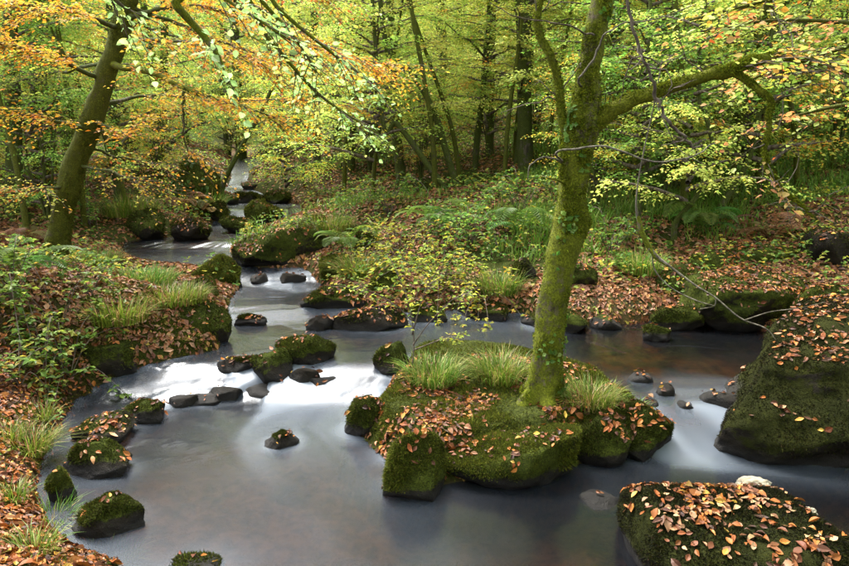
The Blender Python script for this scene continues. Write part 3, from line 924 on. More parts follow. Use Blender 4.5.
# the leaves that show largest lie there one by one
def leaf_variants():
    q = np.random.default_rng(55)
    res = []
    for nm, c in (('orange', (.42, .135, .022)), ('tan', (.36, .19, .095)), ('brown', (.18, .058, .02)), ('pale', (.44, .28, .14))):
        for k in range(4):
            cc = np.array([c]) * q.uniform(.55, 1.2)
            V, F, C = leaf_fine(np.array([[-.5, 0, 0.]]), np.array([[1., 0, 0]]), np.array([[0, 0, 1.]]), [1.0], [q.uniform(.5, .68)], cc, [q.uniform(-1.0, 1.1)], q.uniform(.05, .45))
            V = V + np.column_stack([0 * V[:, 0], 0 * V[:, 0], .06 * np.sin(V[:, 0] * 6 + k) * V[:, 1] * 4])
            res.append((nm, mesh_np('fallen_leaf', V, F, M_LITTER, C, smooth=True)))
    return res
LEAFV = leaf_variants()

def single_leaves(V, F, n, seed, where, group, minz=.3):
    from mathutils import Matrix
    q = np.random.default_rng(seed)
    P, Nn, _ = surf_points(V, F, n, q, minz)
    vis = P[:, 1] > 2.0
    for p, nn in zip(P[vis], Nn[vis]):
        nm, me = LEAFV[q.integers(len(LEAFV))]
        o = obj('fallen_leaf', me)
        d = norm(np.cross(nn, q.normal(size=3))); nl = norm(nn + .25 * q.normal(size=3))
        s = np.cross(nl, d); s = norm(s); d = np.cross(s, nl)
        k = .036 * math.exp(q.normal(0, .28))
        p = p + nn * q.uniform(.008, .018)
        o.matrix_world = Matrix([[d[0] * k, s[0] * k, nl[0] * k, p[0]], [d[1] * k, s[1] * k, nl[1] * k, p[1]], [d[2] * k, s[2] * k, nl[2] * k, p[2]], [0, 0, 0, 1]])
        tag(o, f'{nm} fallen beech leaf lying {where}', 'leaf', f'{nm} leaves {group}')
def surf_of(o):
    return [(V, F) for (V, F, w, oo) in SURF if oo is o][0]
single_leaves(*surf_of(FLAT), 230, 61, 'on top of the flat boulder by the cream foam', 'on the flat boulder', .55)
single_leaves(*surf_of(HUGE), 70, 62, 'on the crown of the huge dark boulder', 'on the huge boulder', .72)

# ------------------------------------------------------------------ low plants
GRASS_PAL = [(4, .085, .17, .016), (3, .14, .23, .024), (2, .22, .28, .04), (2, .36, .29, .10), (1, .20, .12, .04)]
def blades(root, n, length, q, spread=.07, pal=GRASS_PAL, width=.004, droop=1.0):
    """arching grass blades from round one root"""
    az = q.uniform(0, 2 * np.pi, n)
    r0 = spread * np.sqrt(q.random(n))
    P0 = np.asarray(root)[None] + np.column_stack([np.cos(az) * r0, np.sin(az) * r0, np.zeros(n)])
    az = az + q.normal(0, .5, n)
    out = np.column_stack([np.cos(az), np.sin(az), np.zeros(n)])
    L = length * q.uniform(.5, 1.15, n)
    le = q.uniform(.2, 1.25, n) * droop
    S = np.column_stack([-np.sin(az), np.cos(az), np.zeros(n)])
    rows = []
    for t, wd in ((0, 1), (.35, .9), (.7, .65), (1, .08)):
        h = L * (t - .45 * le * t * t * 1.1)
        o = L * le * t ** 1.6 * .8
        c = P0 + out * o[:, None] + np.array([0, 0, 1.])[None] * h[:, None]
        rows += [c - S * (width * wd), c + S * (width * wd)]
    V = np.stack(rows, 1).reshape(-1, 3)
    f = np.array([(0, 1, 3, 2), (2, 3, 5, 4), (4, 5, 7, 6)])
    F = (np.arange(n)[:, None, None] * 8 + f[None]).reshape(-1, 4)
    C = np.repeat(pick(pal, n, q, .2), 8, 0)
    return V, F, C

def grass_tuft(label, p, n, length, seed, spread=.08, group=None, pal=GRASS_PAL, width=.004):
    q = np.random.default_rng(seed)
    V, F, C = blades((0, 0, 0), n, length, q, spread, pal, width)
    k = len(V) // 16 * 8
    o = obj('grass_tuft', mesh_np('grass_tuft', V, F, M_GRASS, C), None, (p[0], p[1], p[2] - .01))
    return tag(o, label, 'grass', group)

def top_of(u, v):
    """where the pixel's ray first meets land or a boulder's top, roughly"""
    return on_land(u, v)

for i, (lab, u, v, n, L, s) in enumerate([
    ('lush grass tuft hanging over the left bank edge above the small moss boulder', 32, 452, 190, .24, .10),
    ('bright grass tuft at the water edge below the wedge boulder', 52, 530, 150, .22, .08),
    ('wide grass tuft among litter at the foot of the left bank', 92, 552, 260, .22, .15),
    ('small grass tuft in the litter beside the leaf carpet corner', 14, 500, 70, .15, .06),
    ('short grass tuft growing through the leaf carpet above the water edge', 36, 552, 90, .16, .08),
    ('sparse grass tuft on the left bank shelf above the brown boulder', 42, 418, 80, .17, .07),
    ('grass tuft sprouting from the left bank litter below the brambles', 10, 440, 90, .18, .08),
    ('low grass tuft on the very edge of the pool', 118, 562, 110, .15, .09),
    ('shaggy grass clump round the sapling on the islet', 432, 380, 420, .24, .17),
    ('tall grass clump on the islet behind the crooked trunk', 500, 378, 380, .27, .16),
    ('grass clump on the islet to the right of the crooked trunk', 590, 402, 330, .20, .16),
    ('thin grass clump at the downstream end of the islet', 626, 410, 120, .13, .12),
    ('grass crest spilling over the bulky left bank boulder', 172, 300, 620, .20, .28),
    ('grass crest on the left bank behind the mossy boulders', 140, 282, 620, .20, .30),
    ('long grass on the left bank beside the leaning tree', 95, 264, 520, .24, .28),
    ('loose grass spill on the left bank under the grass crest', 120, 320, 300, .28, .2),
    ('pale sedge clump at the stream bend on the middle bank', 362, 275, 360, .36, .22),
    ('grass clump on top of the middle bank ledge', 330, 230, 420, .36, .3),
    ('sedge clump drooping over the back shore', 500, 292, 300, .34, .2),
    ('grass clump on the far shore to the right of the trunk', 640, 272, 280, .34, .2),
    ('grass on the bank above the upper pool', 130, 215, 460, .5, .4),
    ('grass at the foot of the ivy-clad boulder', 205, 207, 360, .45, .35)]):
    grass_tuft(lab, on_land(u, v), int(n * 1.7), L, 400 + i, s * 1.15, width=.0026 if v > 350 else .0042)

def leaflets(A, P, q, size, pal, up=1.0, n_each=3):
    """bramble-like leaves in threes at the points P"""
    n = len(P)
    az = q.uniform(0, 2 * np.pi, n)
    for k in range(n_each):
        a = az + (k - 1) * 1.1
        D = np.column_stack([np.cos(a), np.sin(a), q.normal(-.1, .3, n)])
        Nl = np.column_stack([q.normal(0, .35, n), q.normal(0, .35, n), np.ones(n)])
        L = size * q.uniform(.7, 1.2, n)
        A.add(*leaf_quads(P, D, Nl, L, L * .7, pick(pal, n, q, .2)))

BRAM_PAL = [(4, 0.088, 0.175, 0.025), (3, 0.15, 0.25, 0.037), (2, 0.25, 0.325, 0.05), (1, 0.4, 0.325, 0.05)]
YEL_PAL = [(3, 0.45, 0.4, 0.044), (3, 0.325, 0.362, 0.05), (2, 0.188, 0.25, 0.037), (1, 0.525, 0.325, 0.037)]

def bramble(label, p, seed, n_canes=9, reach=.7, height=.35, leaf=.05, pal=BRAM_PAL, per=14):
    q = np.random.default_rng(seed)
    t = empty('bramble', p)
    tag(t, label, 'bramble')
    S, Lf = Acc(), Acc()
    for k in range(n_canes):
        a = q.uniform(0, 2 * np.pi); r = reach * q.uniform(.5, 1.1); h = height * q.uniform(.6, 1.3)
        end = np.array([math.cos(a) * r, math.sin(a) * r])
        gz = float(H(np.array([p[0] + end[0]]), np.array([p[1] + end[1]]))[0]) - p[2]
        path = spline([(0, 0, -.02), (end[0] * .35, end[1] * .35, h + gz * .35), (end[0] * .75, end[1] * .75, h * .8 + gz * .75), (end[0], end[1], gz + .06)], 12)
        S.add(*tube(path, np.linspace(.005, .002, 12), 4))
        i = q.uniform(0.15, 1, per) * 11
        ii = np.minimum(i.astype(int), 10)
        P = path[ii] + (path[ii + 1] - path[ii]) * (i - ii)[:, None] + q.normal(0, .035, (per, 3))
        P[:, 2] = np.maximum(P[:, 2], gz * np.minimum(1, i / 11) + .02)
        leaflets(Lf, P, q, leaf, pal)
    obj('stem', S.mesh('stem', M_TWIG), t)
    lv = obj('foliage', Lf.mesh('foliage', M_LEAF, False), t); lv['kind'] = 'stuff'
    return t

for i, (lab, u, v, nc, r, h, lf, pal) in enumerate([
    ('bramble sprawling over the left bank litter', 60, 330, 8, .6, .26, .055, BRAM_PAL),
    ('bramble trailing over the left bank edge above the chute', 70, 375, 11, .6, .22, .055, BRAM_PAL),
    ('bramble at the far left of the bank under the leaning tree', 12, 300, 11, .7, .35, .055, BRAM_PAL),
    ('bramble in the litter below the leaning tree', 90, 295, 6, .5, .24, .05, BRAM_PAL),
    ('low bramble by the edge of the left bank litter', 20, 385, 5, .45, .16, .05, BRAM_PAL),
    ('yellowing bramble trailing to the water on the middle bank', 440, 285, 14, .9, .35, .055, YEL_PAL),
    ('yellow-leaved bramble mound on the middle bank', 400, 262, 13, .9, .35, .055, YEL_PAL),
    ('green bramble mound behind the dark hollow rock', 470, 245, 12, .9, .4, .06, BRAM_PAL),
    ('bramble beside the crooked trunk on the far shore', 610, 255, 12, .8, .35, .06, BRAM_PAL),
    ('pale bramble drooping at the back shore', 480, 305, 12, .7, .3, .05, YEL_PAL),
    ('dark bramble heap in the middle of the bank', 390, 215, 12, 1.0, .5, .07, BRAM_PAL),
    ('bramble heap at the foot of the leaning stems', 520, 215, 12, 1.0, .5, .07, BRAM_PAL),
    ('bramble growing over the upper left shore', 90, 225, 12, .9, .5, .07, BRAM_PAL),
    ('bramble sprays along the ledge boulder top', 300, 235, 10, .8, .3, .055, BRAM_PAL)]):
    bramble(lab, on_land(u, v), 500 + i, nc, r, h, lf, pal)

def fern(label, p, seed, n=9, L=.55, pal=BRAM_PAL):
    q = np.random.default_rng(seed)
    t = empty('fern', p); tag(t, label, 'fern')
    for k in range(n):
        a = 2 * np.pi * k / n + q.normal(0, .25); ll = L * q.uniform(.7, 1.15); lift = q.uniform(.45, .95)
        o_ = np.array([math.cos(a), math.sin(a), 0])
        path = spline([(0, 0, 0), tuple(o_ * ll * .35 + np.array([0, 0, ll * lift * .6])), tuple(o_ * ll * .75 + np.array([0, 0, ll * lift * .65])), tuple(o_ * ll + np.array([0, 0, ll * lift * .35]))], 22)
        A = Acc()
        c0 = pick(pal, 1, q)[0]
        V, Fq = tube(path, np.linspace(.004, .0015, 22), 3)
        A.add(V, Fq, c0 * .8)
        T = norm(np.gradient(path, axis=0)); S = np.array([-math.sin(a), math.cos(a), 0])
        tt = np.linspace(0, 1, 22)
        wl = ll * .26 * np.sin(np.pi * np.clip(tt * .9 + .1, 0, 1)) ** .8
        for sgn in (-1, 1):
            D = S[None] * sgn + T * .45 + np.array([0, 0, -.15])
            Nl = np.cross(T, S[None]) ; Nl = np.where(Nl[:, 2:] < 0, -Nl, Nl)
            A.add(*leaf_quads(path[3:], D[3:], Nl[3:], wl[3:], np.full(19, ll * .055), np.clip(c0[None] * q.uniform(.8, 1.2, (19, 1)), 0, 1)))
        obj('frond', A.mesh('frond', M_LEAF, False), t)
    return t
FERN_BR = [(3, .30, .16, .06), (2, .22, .12, .05), (1, .2, .18, .05)]
FERN_GR = [(3, .09, .17, .025), (2, .14, .22, .03)]
for i, (lab, u, v, L, pal) in enumerate([
    ('rust-brown fern beside the leaf-carpeted flat rock', 182, 212, .6, FERN_BR),
    ('rust-brown fern at the shore of the upper pool', 208, 214, .5, FERN_BR),
    ('browning fern at the left bank under the leaning tree', 30, 245, .55, FERN_BR),
    ('green fern among litter left of the leaning tree', 25, 275, .5, FERN_GR),
    ('green fern on the slope behind the crooked trunk', 520, 235, .6, FERN_GR),
    ('green fern on the right slope above the carpeted boulder', 700, 232, .6, FERN_GR),
    ('brown fern on the right bank by the long leafy shelf', 770, 240, .55, FERN_BR),
    ('green fern in the middle of the bank beside the hump', 345, 250, .5, FERN_GR),
    ('green fern on the bank right of the bramble mound', 440, 232, .6, FERN_GR)]):
    fern(lab, on_land(u, v), 600 + i, 10, L, pal)

def ground_cover():
    q = np.random.default_rng(71)
    # grass of the far slopes
    x, y, z, dm, di = sample_land(40000, 5.5, 32, q, .9)
    g = 0.5 + 0.5 * fbm2(x, y, .45, 3, 40)
    right = sstep(1.0, 3.5, x) * sstep(8.0, 10, y)
    ok = (dm > .1) & (q.random(len(x)) < sstep(.58, .80, g + .46 * right))
    x, y, z = x[ok], y[ok], z[ok]
    A = Acc()
    n = len(x)
    for k in range(5):
        V, F, C = blades((0, 0, 0), n, .24, q, .10, [(4, .10, .21, .025), (3, .15, .27, .035), (2, .22, .30, .05)], .006)
        V = V.reshape(n, 8, 3) * (1 + .05 * np.maximum(0, y - 8))[:, None, None] + np.stack([x, y, z], -1)[:, None]
        A.add(V.reshape(-1, 3), F, C)
    o = obj('slope_grass', A.mesh('slope_grass', M_GRASS))
    tag(o, 'soft green grass spread over the woodland slopes', 'grass', kind='stuff')
    # low leafy carpet: ivy, bramble, wood sorrel
    x, y, z, dm, di = sample_land(70000, 3.2, 32, q, .9)
    g = 0.5 + 0.5 * fbm2(x, y, .8, 4, 47)
    ok = (dm > .05) & (q.random(len(x)) < sstep(.44, .66, g - .05 * (y < 5) - .10 * (x < -1.2) * (y < 8)))
    x, y, z = x[ok], y[ok], z[ok]
    B_ = Acc()
    P = np.stack([x, y, z + q.uniform(.02, .22, len(x)) * sstep(3, 8, y) + .02], -1)
    sz = .05 * (1 + .05 * np.maximum(0, y - 8))
    mix = q.random(len(x)) < .28
    for sel, pal in ((mix, YEL_PAL), (~mix, BRAM_PAL)):
        n = sel.sum(); az = q.uniform(0, 6.28, n)
        for k in range(2):
            D = np.column_stack([np.cos(az + k * 1.6), np.sin(az + k * 1.6), q.normal(0, .4, n)])
            Nl = np.column_stack([q.normal(0, .4, n), q.normal(-.25, .4, n), np.ones(n)])
            L = sz[sel] * q.uniform(.7, 1.3, n)
            B_.add(*leaf_quads(P[sel], D, Nl, L, L * .7, pick(pal, n, q, .22)))
    o = obj('undergrowth', B_.mesh('undergrowth', M_LEAF, False))
    tag(o, 'low leafy undergrowth of ivy and bramble seedlings on the banks', 'undergrowth', kind='stuff')
ground_cover()

# ivy over the boulder upstream
def rock_ivy():
    q = np.random.default_rng(44)
    V, F = surf_of(IVY_ROCK)
    fn = np.cross(V[F[:, 1]] - V[F[:, 0]], V[F[:, 2]] - V[F[:, 0]]); ar = np.linalg.norm(fn, axis=1); fn = norm(fn)
    w = ar * sstep(-.1, .3, fbm(V[F[:, 0]] * 1.6, 3, 8)); k = q.choice(len(F), 1500, p=w / w.sum())
    P = V[F[k]].mean(1) - np.array(IVY_ROCK.location) + fn[k] * .04; m = len(P)
    D = np.cross(fn[k], q.normal(size=(m, 3))) + np.array([0, 0, -.5])
    Vl, Fl, Cl = leaf_quads(P, D, fn[k] + .4 * q.normal(size=(m, 3)), q.uniform(.07, .12, m), q.uniform(.06, .1, m), pick([(3, .07, .14, .03), (2, .12, .20, .05), (1, .3, .2, .05)], m, q))
    obj('ivy', mesh_np('ivy', Vl, Fl, M_LEAF, Cl, smooth=False), IVY_ROCK)['kind'] = 'stuff'
rock_ivy()

# ------------------------------------------------------------------ trees
PAL_GREEN = [(4, 0.204, 0.35, 0.051), (3, 0.312, 0.462, 0.077), (3, 0.462, 0.546, 0.094), (1, 0.625, 0.56, 0.086)]
PAL_LIME = [(3, 0.339, 0.476, 0.077), (4, 0.516, 0.602, 0.12), (3, 0.679, 0.686, 0.154), (1, 0.76, 0.588, 0.086)]
PAL_GOLD = [(4, .84, .52, .035), (2, .80, .38, .025), (3, .76, .62, .06), (2, .42, .50, .06)]
PAL_MIX = [(3, 0.326, 0.462, 0.068), (3, 0.516, 0.574, 0.103), (2, 0.76, 0.504, 0.06), (1, 0.706, 0.294, 0.035)]
PAL_DEEP = [(4, 0.122, 0.252, 0.043), (3, 0.19, 0.336, 0.051), (2, 0.299, 0.42, 0.068)]
PAL_PEACH = [(3, .66, .32, .09), (2, .66, .44, .12), (3, .36, .48, .12), (1, .58, .18, .03)]
PAL_MINT = [(4, 0.364, 0.588, 0.196), (2, 0.476, 0.672, 0.238), (1, 0.588, 0.616, 0.126)]

def twig_leaves(q, base, dirs, length, per, leaf, pal, droop=.25, rowtint=.25, flat=.35, fine=False):
    """flat two-ranked sprays: base, dirs are (n,3)"""
    n = len(base)
    dirs = norm(dirs)
    side = norm(np.cross(dirs, np.array([0, 0, 1.]))) 
    t = (np.arange(per) + .6) / per
    sg = np.where(np.arange(per) % 2 == 0, 1., -1.)
    ln = np.broadcast_to(np.asarray(length, float), (n,))
    P = base[:, None] + dirs[:, None] * (ln[:, None] * t)[..., None]
    P = P + q.normal(0, .02, P.shape)
    P[..., 2] -= droop * ln[:, None] * t ** 2
    D = dirs[:, None] * .55 + side[:, None] * (sg * .9)[None, :, None] + q.normal(0, .22, P.shape)
    D[..., 2] -= .25
    Nl = np.zeros_like(P); Nl[..., 2] = 1
    Nl = Nl + flat * q.normal(size=P.shape) + side[:, None] * flat * .8 * q.normal(size=(n, 1, 1))
    m = n * per
    p = np.array(pal, float); k = q.choice(len(p), n, p=p[:, 0] / p[:, 0].sum())
    k2 = q.choice(len(p), (n, per), p=p[:, 0] / p[:, 0].sum())
    kk = np.where(q.random((n, per)) < .65, k[:, None], k2)
    C = p[kk][..., 1:] * (1 + rowtint * q.normal(size=(n, 1, 1)) * .6) * (1 + .16 * q.normal(size=(n, per, 1)))
    C = np.clip(C, .01, .85)
    L = leaf * q.uniform(.65, 1.2, m)
    if fine:
        return leaf_fine(P.reshape(-1, 3), D.reshape(-1, 3), Nl.reshape(-1, 3), L, L * q.uniform(.58, .75, m), C.reshape(-1, 3), q.uniform(-.35, .25, m))
    return leaf_quads(P.reshape(-1, 3), D.reshape(-1, 3), Nl.reshape(-1, 3), L, L * q.uniform(.52, .7, m), C.reshape(-1, 3))

def grow_branch(q, p0, az, length, rise, r0, n=9, wob=.12):
    d = np.array([math.cos(az), math.sin(az)])
    t = np.linspace(0, 1, n)
    P = np.zeros((n, 3))
    P[:, 0] = p0[0] + d[0] * length * t; P[:, 1] = p0[1] + d[1] * length * t
    P[:, 2] = p0[2] + length * (rise * t - .45 * rise * t * t)
    P[1:] += np.cumsum(q.normal(0, wob * length / n, (n - 1, 3)), 0)
    return P, r0 * (1 - t * .85)

def branch_leaves(q, path, Lf, n_tw, tw_len, per, leaf, pal, Tw=None, start=.25, droop=.25, flat=.35, fine=False):
    n = len(path)
    i = q.uniform(start, .999, n_tw) * (n - 1); ii = i.astype(int); ii = np.minimum(ii, n - 2)
    b = path[ii] + (path[ii + 1] - path[ii]) * (i - ii)[:, None]
    T = norm(path[ii + 1] - path[ii])
    S = norm(np.cross(T, np.array([0, 0, 1.])))
    sg = np.where(q.random(n_tw) < .5, -1., 1.)[:, None]
    d = T * q.uniform(.3, 1.0, n_tw)[:, None] + S * sg * q.uniform(.3, 1.0, n_tw)[:, None] + np.array([0, 0, 1.]) * q.normal(0, .18, n_tw)[:, None]
    ln = tw_len * q.uniform(.55, 1.25, n_tw)
    Lf.add(*twig_leaves(q, b, d, ln, per, leaf, pal, droop, flat=flat, fine=fine))
    if Tw is not None:
        d = norm(d)
        for k in range(n_tw):
            m = b[k] + d[k] * ln[k] * .5 - np.array([0, 0, droop * ln[k] * .25]); e = b[k] + d[k] * ln[k] - np.array([0, 0, droop * ln[k]])
            Tw.add(*tube(np.stack([b[k], m, e]), [.004, .003, .0015], 3))

def crown_arrays(seed, height, low, spread, nb, n_tw, per, leaf, pal, tw_len=.6, lean=(0, 0), sparse_top=1.0, droop=.25):
    q = np.random.default_rng(seed)
    Br, Lf = Acc(), Acc()
    for k in range(nb):
        f = (k + q.random()) / nb
        h = low + (height - low) * f
        ln = spread * (1 - .45 * f) * q.uniform(.55, 1.15)
        az = k * 2.39996 + q.normal(0, .3)
        p0 = (lean[0] * h, lean[1] * h, h)
        path, rad = grow_branch(q, p0, az, ln, q.uniform(.1, .55), .018 + .022 * (1 - f))
        Br.add(*tube(path, rad, 5))
        branch_leaves(q, path, Lf, max(3, int(n_tw * ln / spread)), tw_len, per, leaf, pal, None, .15, droop)
    return Br, Lf

PROTO = {}
for key, (seed, hgt, low, spr, nb, ntw, per, lf, pal) in {
        'lime': (1001, 7.6, 1.4, 2.6, 36, 40, 16, .068, PAL_LIME),
        'green': (1002, 7.6, 1.2, 2.6, 36, 40, 16, .068, PAL_GREEN),
        'mix': (1003, 7.4, 1.4, 2.4, 34, 40, 16, .068, PAL_MIX),
        'gold': (1004, 7.2, 1.5, 2.4, 32, 38, 16, .068, PAL_GOLD),
        'far_lime': (1005, 14, .8, 3.8, 44, 34, 14, .13, PAL_LIME),
        'far_green': (1006, 14, .8, 3.8, 44, 34, 14, .13, PAL_GREEN)}.items():
    Br, Lf = crown_arrays(seed, hgt, low, spr, nb, ntw, per, lf, pal, .75 if 'far' not in key else 1.1)
    PROTO[key] = (Br.mesh('branch', M_TWIG), Lf.mesh('crown', M_LEAF, False))
for key, (seed, hgt, spr, nb, lf, pal) in {'shrub_green': (1011, 3.6, 1.5, 26, .07, PAL_GREEN), 'shrub_lime': (1012, 3.2, 1.5, 26, .07, PAL_LIME), 'shrub_deep': (1013, 3.0, 1.4, 26, .07, PAL_DEEP), 'shrub_mix': (1014, 3.0, 1.4, 22, .065, PAL_MIX)}.items():
    Br, Lf = crown_arrays(seed, hgt, .5, spr, nb, 26, 14, lf * .8, pal, .5)
    PROTO[key] = (Br.mesh('branch', M_TWIG), Lf.mesh('crown', M_LEAF, False))

def trunk_mesh(pts, n=26, sides=12, lump=.12, seed=0, mat=None):
    """pts rows: x, y, z, radius, relative to the foot"""
    S = spline(pts, n)
    V, F = tube(S[:, :3], np.maximum(S[:, 3], .004), sides, lump, seed)
    return mesh_np('trunk', V, F, mat or M_BARK), S

def tree_px(label, pts, depth, crown=None, cscale=1.0, seed=0, mat=None, group=None, name='tree', crot=0.0, coff=0.0, lean_y=0.0):
    """a tree whose trunk is seen through pixels (u, v, width)"""
    foot = on_land(pts[0][0], pts[0][1]) if depth is None else None
    d = foot[1] if depth is None else depth
    w = []
    for k, (u, v, wd) in enumerate(pts):
        p = at(u, v, d + lean_y * k)
        w.append((*p, wd * .82 / 2 / FPX * d))
    base = np.array(w[0][:3])
    gz = float(H(np.array([base[0]]), np.array([base[1]]))[0])
    base[2] = min(base[2], gz)
    rel = [(p[0] - base[0], p[1] - base[1], p[2] - base[2], p[3]) for p in w]
    first = rel[0]
    rel = [(first[0], first[1], min(first[2], 0) - .15, first[3] * 1.35)] + [(r[0], r[1], max(r[2], .05 * i), r[3]) for i, r in enumerate(rel)]
    # go on above the frame
    a, b = np.array(rel[-2]), np.array(rel[-1])
    top = 7.5 + 2 * ((seed * 37) % 10) / 10
    if b[2] < top:
        dz = b[2] - a[2]
        k = (top - b[2]) / max(dz, .2)
        rel.append((b[0] + (b[0] - a[0]) * min(k, 2) * .6, b[1], top, b[3] * .35))
    t = empty(name, base); tag(t, label, 'tree', group)
    me, S = trunk_mesh(rel, 30, 12, .14, seed, mat)
    obj('trunk', me, t)
    if crown:
        bm_, lm = PROTO[crown]
        for nm, m in (('branch', bm_), ('crown', lm)):
            c = obj(nm, m, t); c['kind'] = 'stuff'
            zc = coff
            j = int(np.argmin(abs(S[:, 2] - 3.5)))
            c.location = (S[j, 0], S[j, 1], zc); c.scale = (cscale,) * 3; c.rotation_euler = (0, 0, crot)
    return t

def side_twigs(q, path, n, length, Tw):
    for k in range(n):
        i = q.integers(1, len(path) - 1); p = path[i]; T = norm(path[i] - path[i - 1])
        d = norm(T * .5 + q.normal(size=3) * np.array([1, 1, .6]))
        ln = length * q.uniform(.4, 1.2); pts = [p]
        for s_ in range(5):
            d = norm(d + .35 * q.normal(size=3)); pts.append(pts[-1] + d * ln / 5)
        Tw.add(*tube(np.array(pts), np.linspace(.005, .0015, 6), 4))
        j = q.integers(2, 5); d2 = norm(d + .8 * q.normal(size=3))
        Tw.add(*tube(np.array([pts[j], pts[j] + d2 * ln * .2, pts[j] + d2 * ln * .4 + .03 * q.normal(size=3)]), [.003, .002, .001], 3))

# --- the crooked mossy tree on the islet
def islet_tree():
    d = 4.42
    px = [(540, 418, 60), (542, 398, 48), (546, 370, 43), (550, 330, 41), (555, 292, 41), (562, 252, 42), (570, 222, 45), (573, 190, 40), (576, 155, 43), (581, 125, 47), (585, 100, 36), (588, 70, 31), (596, 30, 28), (604, -10, 26), (612, -70, 23), (606, -150, 19), (622, -260, 14), (612, -380, 8)]
    w = [(*at(u, v, d), wd * .74 / 2 / FPX * d) for u, v, wd in px]
    base = np.array(w[0][:3]); base[2] = float(H(np.array([base[0]]), np.array([base[1]]))[0])
    t = empty('tree', base)
    tag(t, 'crooked mossy tree with ivy rooted on the leaf-strewn islet', 'tree')
    rel = [tuple(np.array(p[:3]) - base) + (p[3],) for p in w]
    rel[0] = (rel[0][0], rel[0][1], -.12, rel[0][3] * 1.25)
    S = spline(rel, 190)
    V, F = tube(S[:, :3], S[:, 3], 30, .12, 3)
    ax_ = np.stack([np.interp(V[:, 2], S[:, 2], S[:, 0]), np.interp(V[:, 2], S[:, 2], S[:, 1]), V[:, 2]], -1)
    V = V + norm(V - ax_) * (.022 * fbm(V * np.array([5, 5, 3.]), 3, 71) + .012 * fbm(V * np.array([16, 16, 9.]), 3, 72))[:, None]
    # root flare
    h = V[:, 2]; a = np.arctan2(V[:, 1] - rel[1][1], V[:, 0] - rel[1][0])
    fl = np.exp(-np.maximum(h, 0) / .11) * (.07 + .08 * np.cos(a * 5 + .7))
    V[:, 0] += np.cos(a) * fl * .6; V[:, 1] += np.sin(a) * fl * .6
    # the burl on the right
    bc = at(592, 226, d) - base
    dist = np.linalg.norm(V - bc, axis=1)
    V += np.array([1, -.2, .1])[None] * (.03 * np.exp(-(dist / .08) ** 2))[:, None]
    tr = obj('trunk', mesh_np('trunk', V, F, M_BARK_MOSSY), t)
    q = np.random.default_rng(15)
    Fq = F[0]; tri = np.vstack([Fq[:, [0, 1, 2]], Fq[:, [0, 2, 3]]])
    cz = V[tri].mean(1)
    patchy = .03 + sstep(-.12, .22, fbm(cz * np.array([6, 6, 3.0]), 4, 91))
    wm = patchy * (.35 + .65 * sstep(.1, -.1, cz[:, 0] - np.interp(cz[:, 2], S[:, 2], S[:, 0]))) * sstep(3.2, 2.2, cz[:, 2]) * (cz[:, 2] > .02)
    pal = [(3, .070, .098, .007), (3, .135, .165, .010), (2, .21, .235, .014), (1, .06, .042, .012)]
    T, TF, TC = fuzz(V, tri, 30000, q, (.006, .018), wm + 1e-12, pal)
    m_ = obj('moss', mesh_np('moss', T, TF, M_FUZZ, TC, smooth=False), tr); m_['kind'] = 'stuff'
    def limb(name, pts, n=34, sides=12, lump=.16, seed=1, mossy=0, mat=M_BARK_MOSSY, parent=t):
        ww = [tuple(at(u, v, dd) - base) + (wd * .74 / 2 / FPX * dd,) for u, v, wd, dd in pts]
        Sx = spline(ww, n)
        Sx[2:, :3] += .016 * np.stack([fbm(np.stack([np.arange(n - 2) * .45, np.full(n - 2, c_ * 7.), np.full(n - 2, float(seed))], -1), 3, 5) for c_ in range(3)], -1)
        Vx, Fx = tube(Sx[:, :3], np.maximum(Sx[:, 3], .003), sides, lump, seed)
        o = obj(name, mesh_np(name, Vx, Fx, mat), parent)
        if mossy:
            tr_ = np.vstack([Fx[0][:, [0, 1, 2]], Fx[0][:, [0, 2, 3]]])
            nz = np.cross(Vx[tr_[:, 1]] - Vx[tr_[:, 0]], Vx[tr_[:, 2]] - Vx[tr_[:, 0]]); nz = norm(nz)[:, 2]
            T, TF, TC = fuzz(Vx, tr_, mossy, q, (.006, .02), np.clip(nz + .5, .05, 2), pal)
            mm = obj('moss', mesh_np('moss', T, TF, M_FUZZ, TC, smooth=False), o); mm['kind'] = 'stuff'
        return o, Sx
    big, Sb = limb('limb', [(585, 128, 30, d), (612, 110, 21, d), (650, 93, 17, d + .02), (700, 77, 15, d + .05), (732, 72, 15, d + .05), (757, 59, 14, d + .1), (800, 60, 9, d + .15), (850, 72, 7, d + .2), (905, 95, 5, d + .2), (960, 105, 3, d + .3)], 60, 12, .2, 5, 24000, M_LIMB)
    low, Sl = limb('hanging_branch', [(730, 71, 9, d + .05), (752, 83, 9, d), (769, 100, 8, d - .05), (768, 125, 6, d - .1), (765, 150, 6, d - .1), (770, 172, 6, d - .1), (781, 188, 5, d - .12), (800, 205, 4, d - .12), (812, 217, 3, d - .15)], 40, 10, .25, 6, 7000, M_LIMB)
    stem, Ss = limb('side_stem', [(567, 140, 14, d), (562, 118, 12, d), (557, 80, 10, d), (549, 55, 10, d - .05), (539, 33, 10, d - .05), (538, 12, 9, d - .08), (546, -15, 9, d - .1), (556, -60, 7, d - .1), (540, -150, 4, d - .1)], 40, 10, .15, 7, 3500)
    limb('stub', [(572, 352 - 165, 5, d), (560, 180, 3, d - .1), (548, 178, 2, d - .15)], 10, 6)
    # bare pale twigs in front of the trunk
    limb('twig', [(566, 165, 3, d), (556, 152, 3, d - .22), (575, 149, 3, d - .28), (600, 146, 3, d - .3), (640, 158, 2.6, d - .32), (672, 161, 2.4, d - .34), (700, 152, 2, d - .36), (716, 142, 1.5, d - .36)], 34, 5, 0, 8, 0, M_TWIG_PALE)
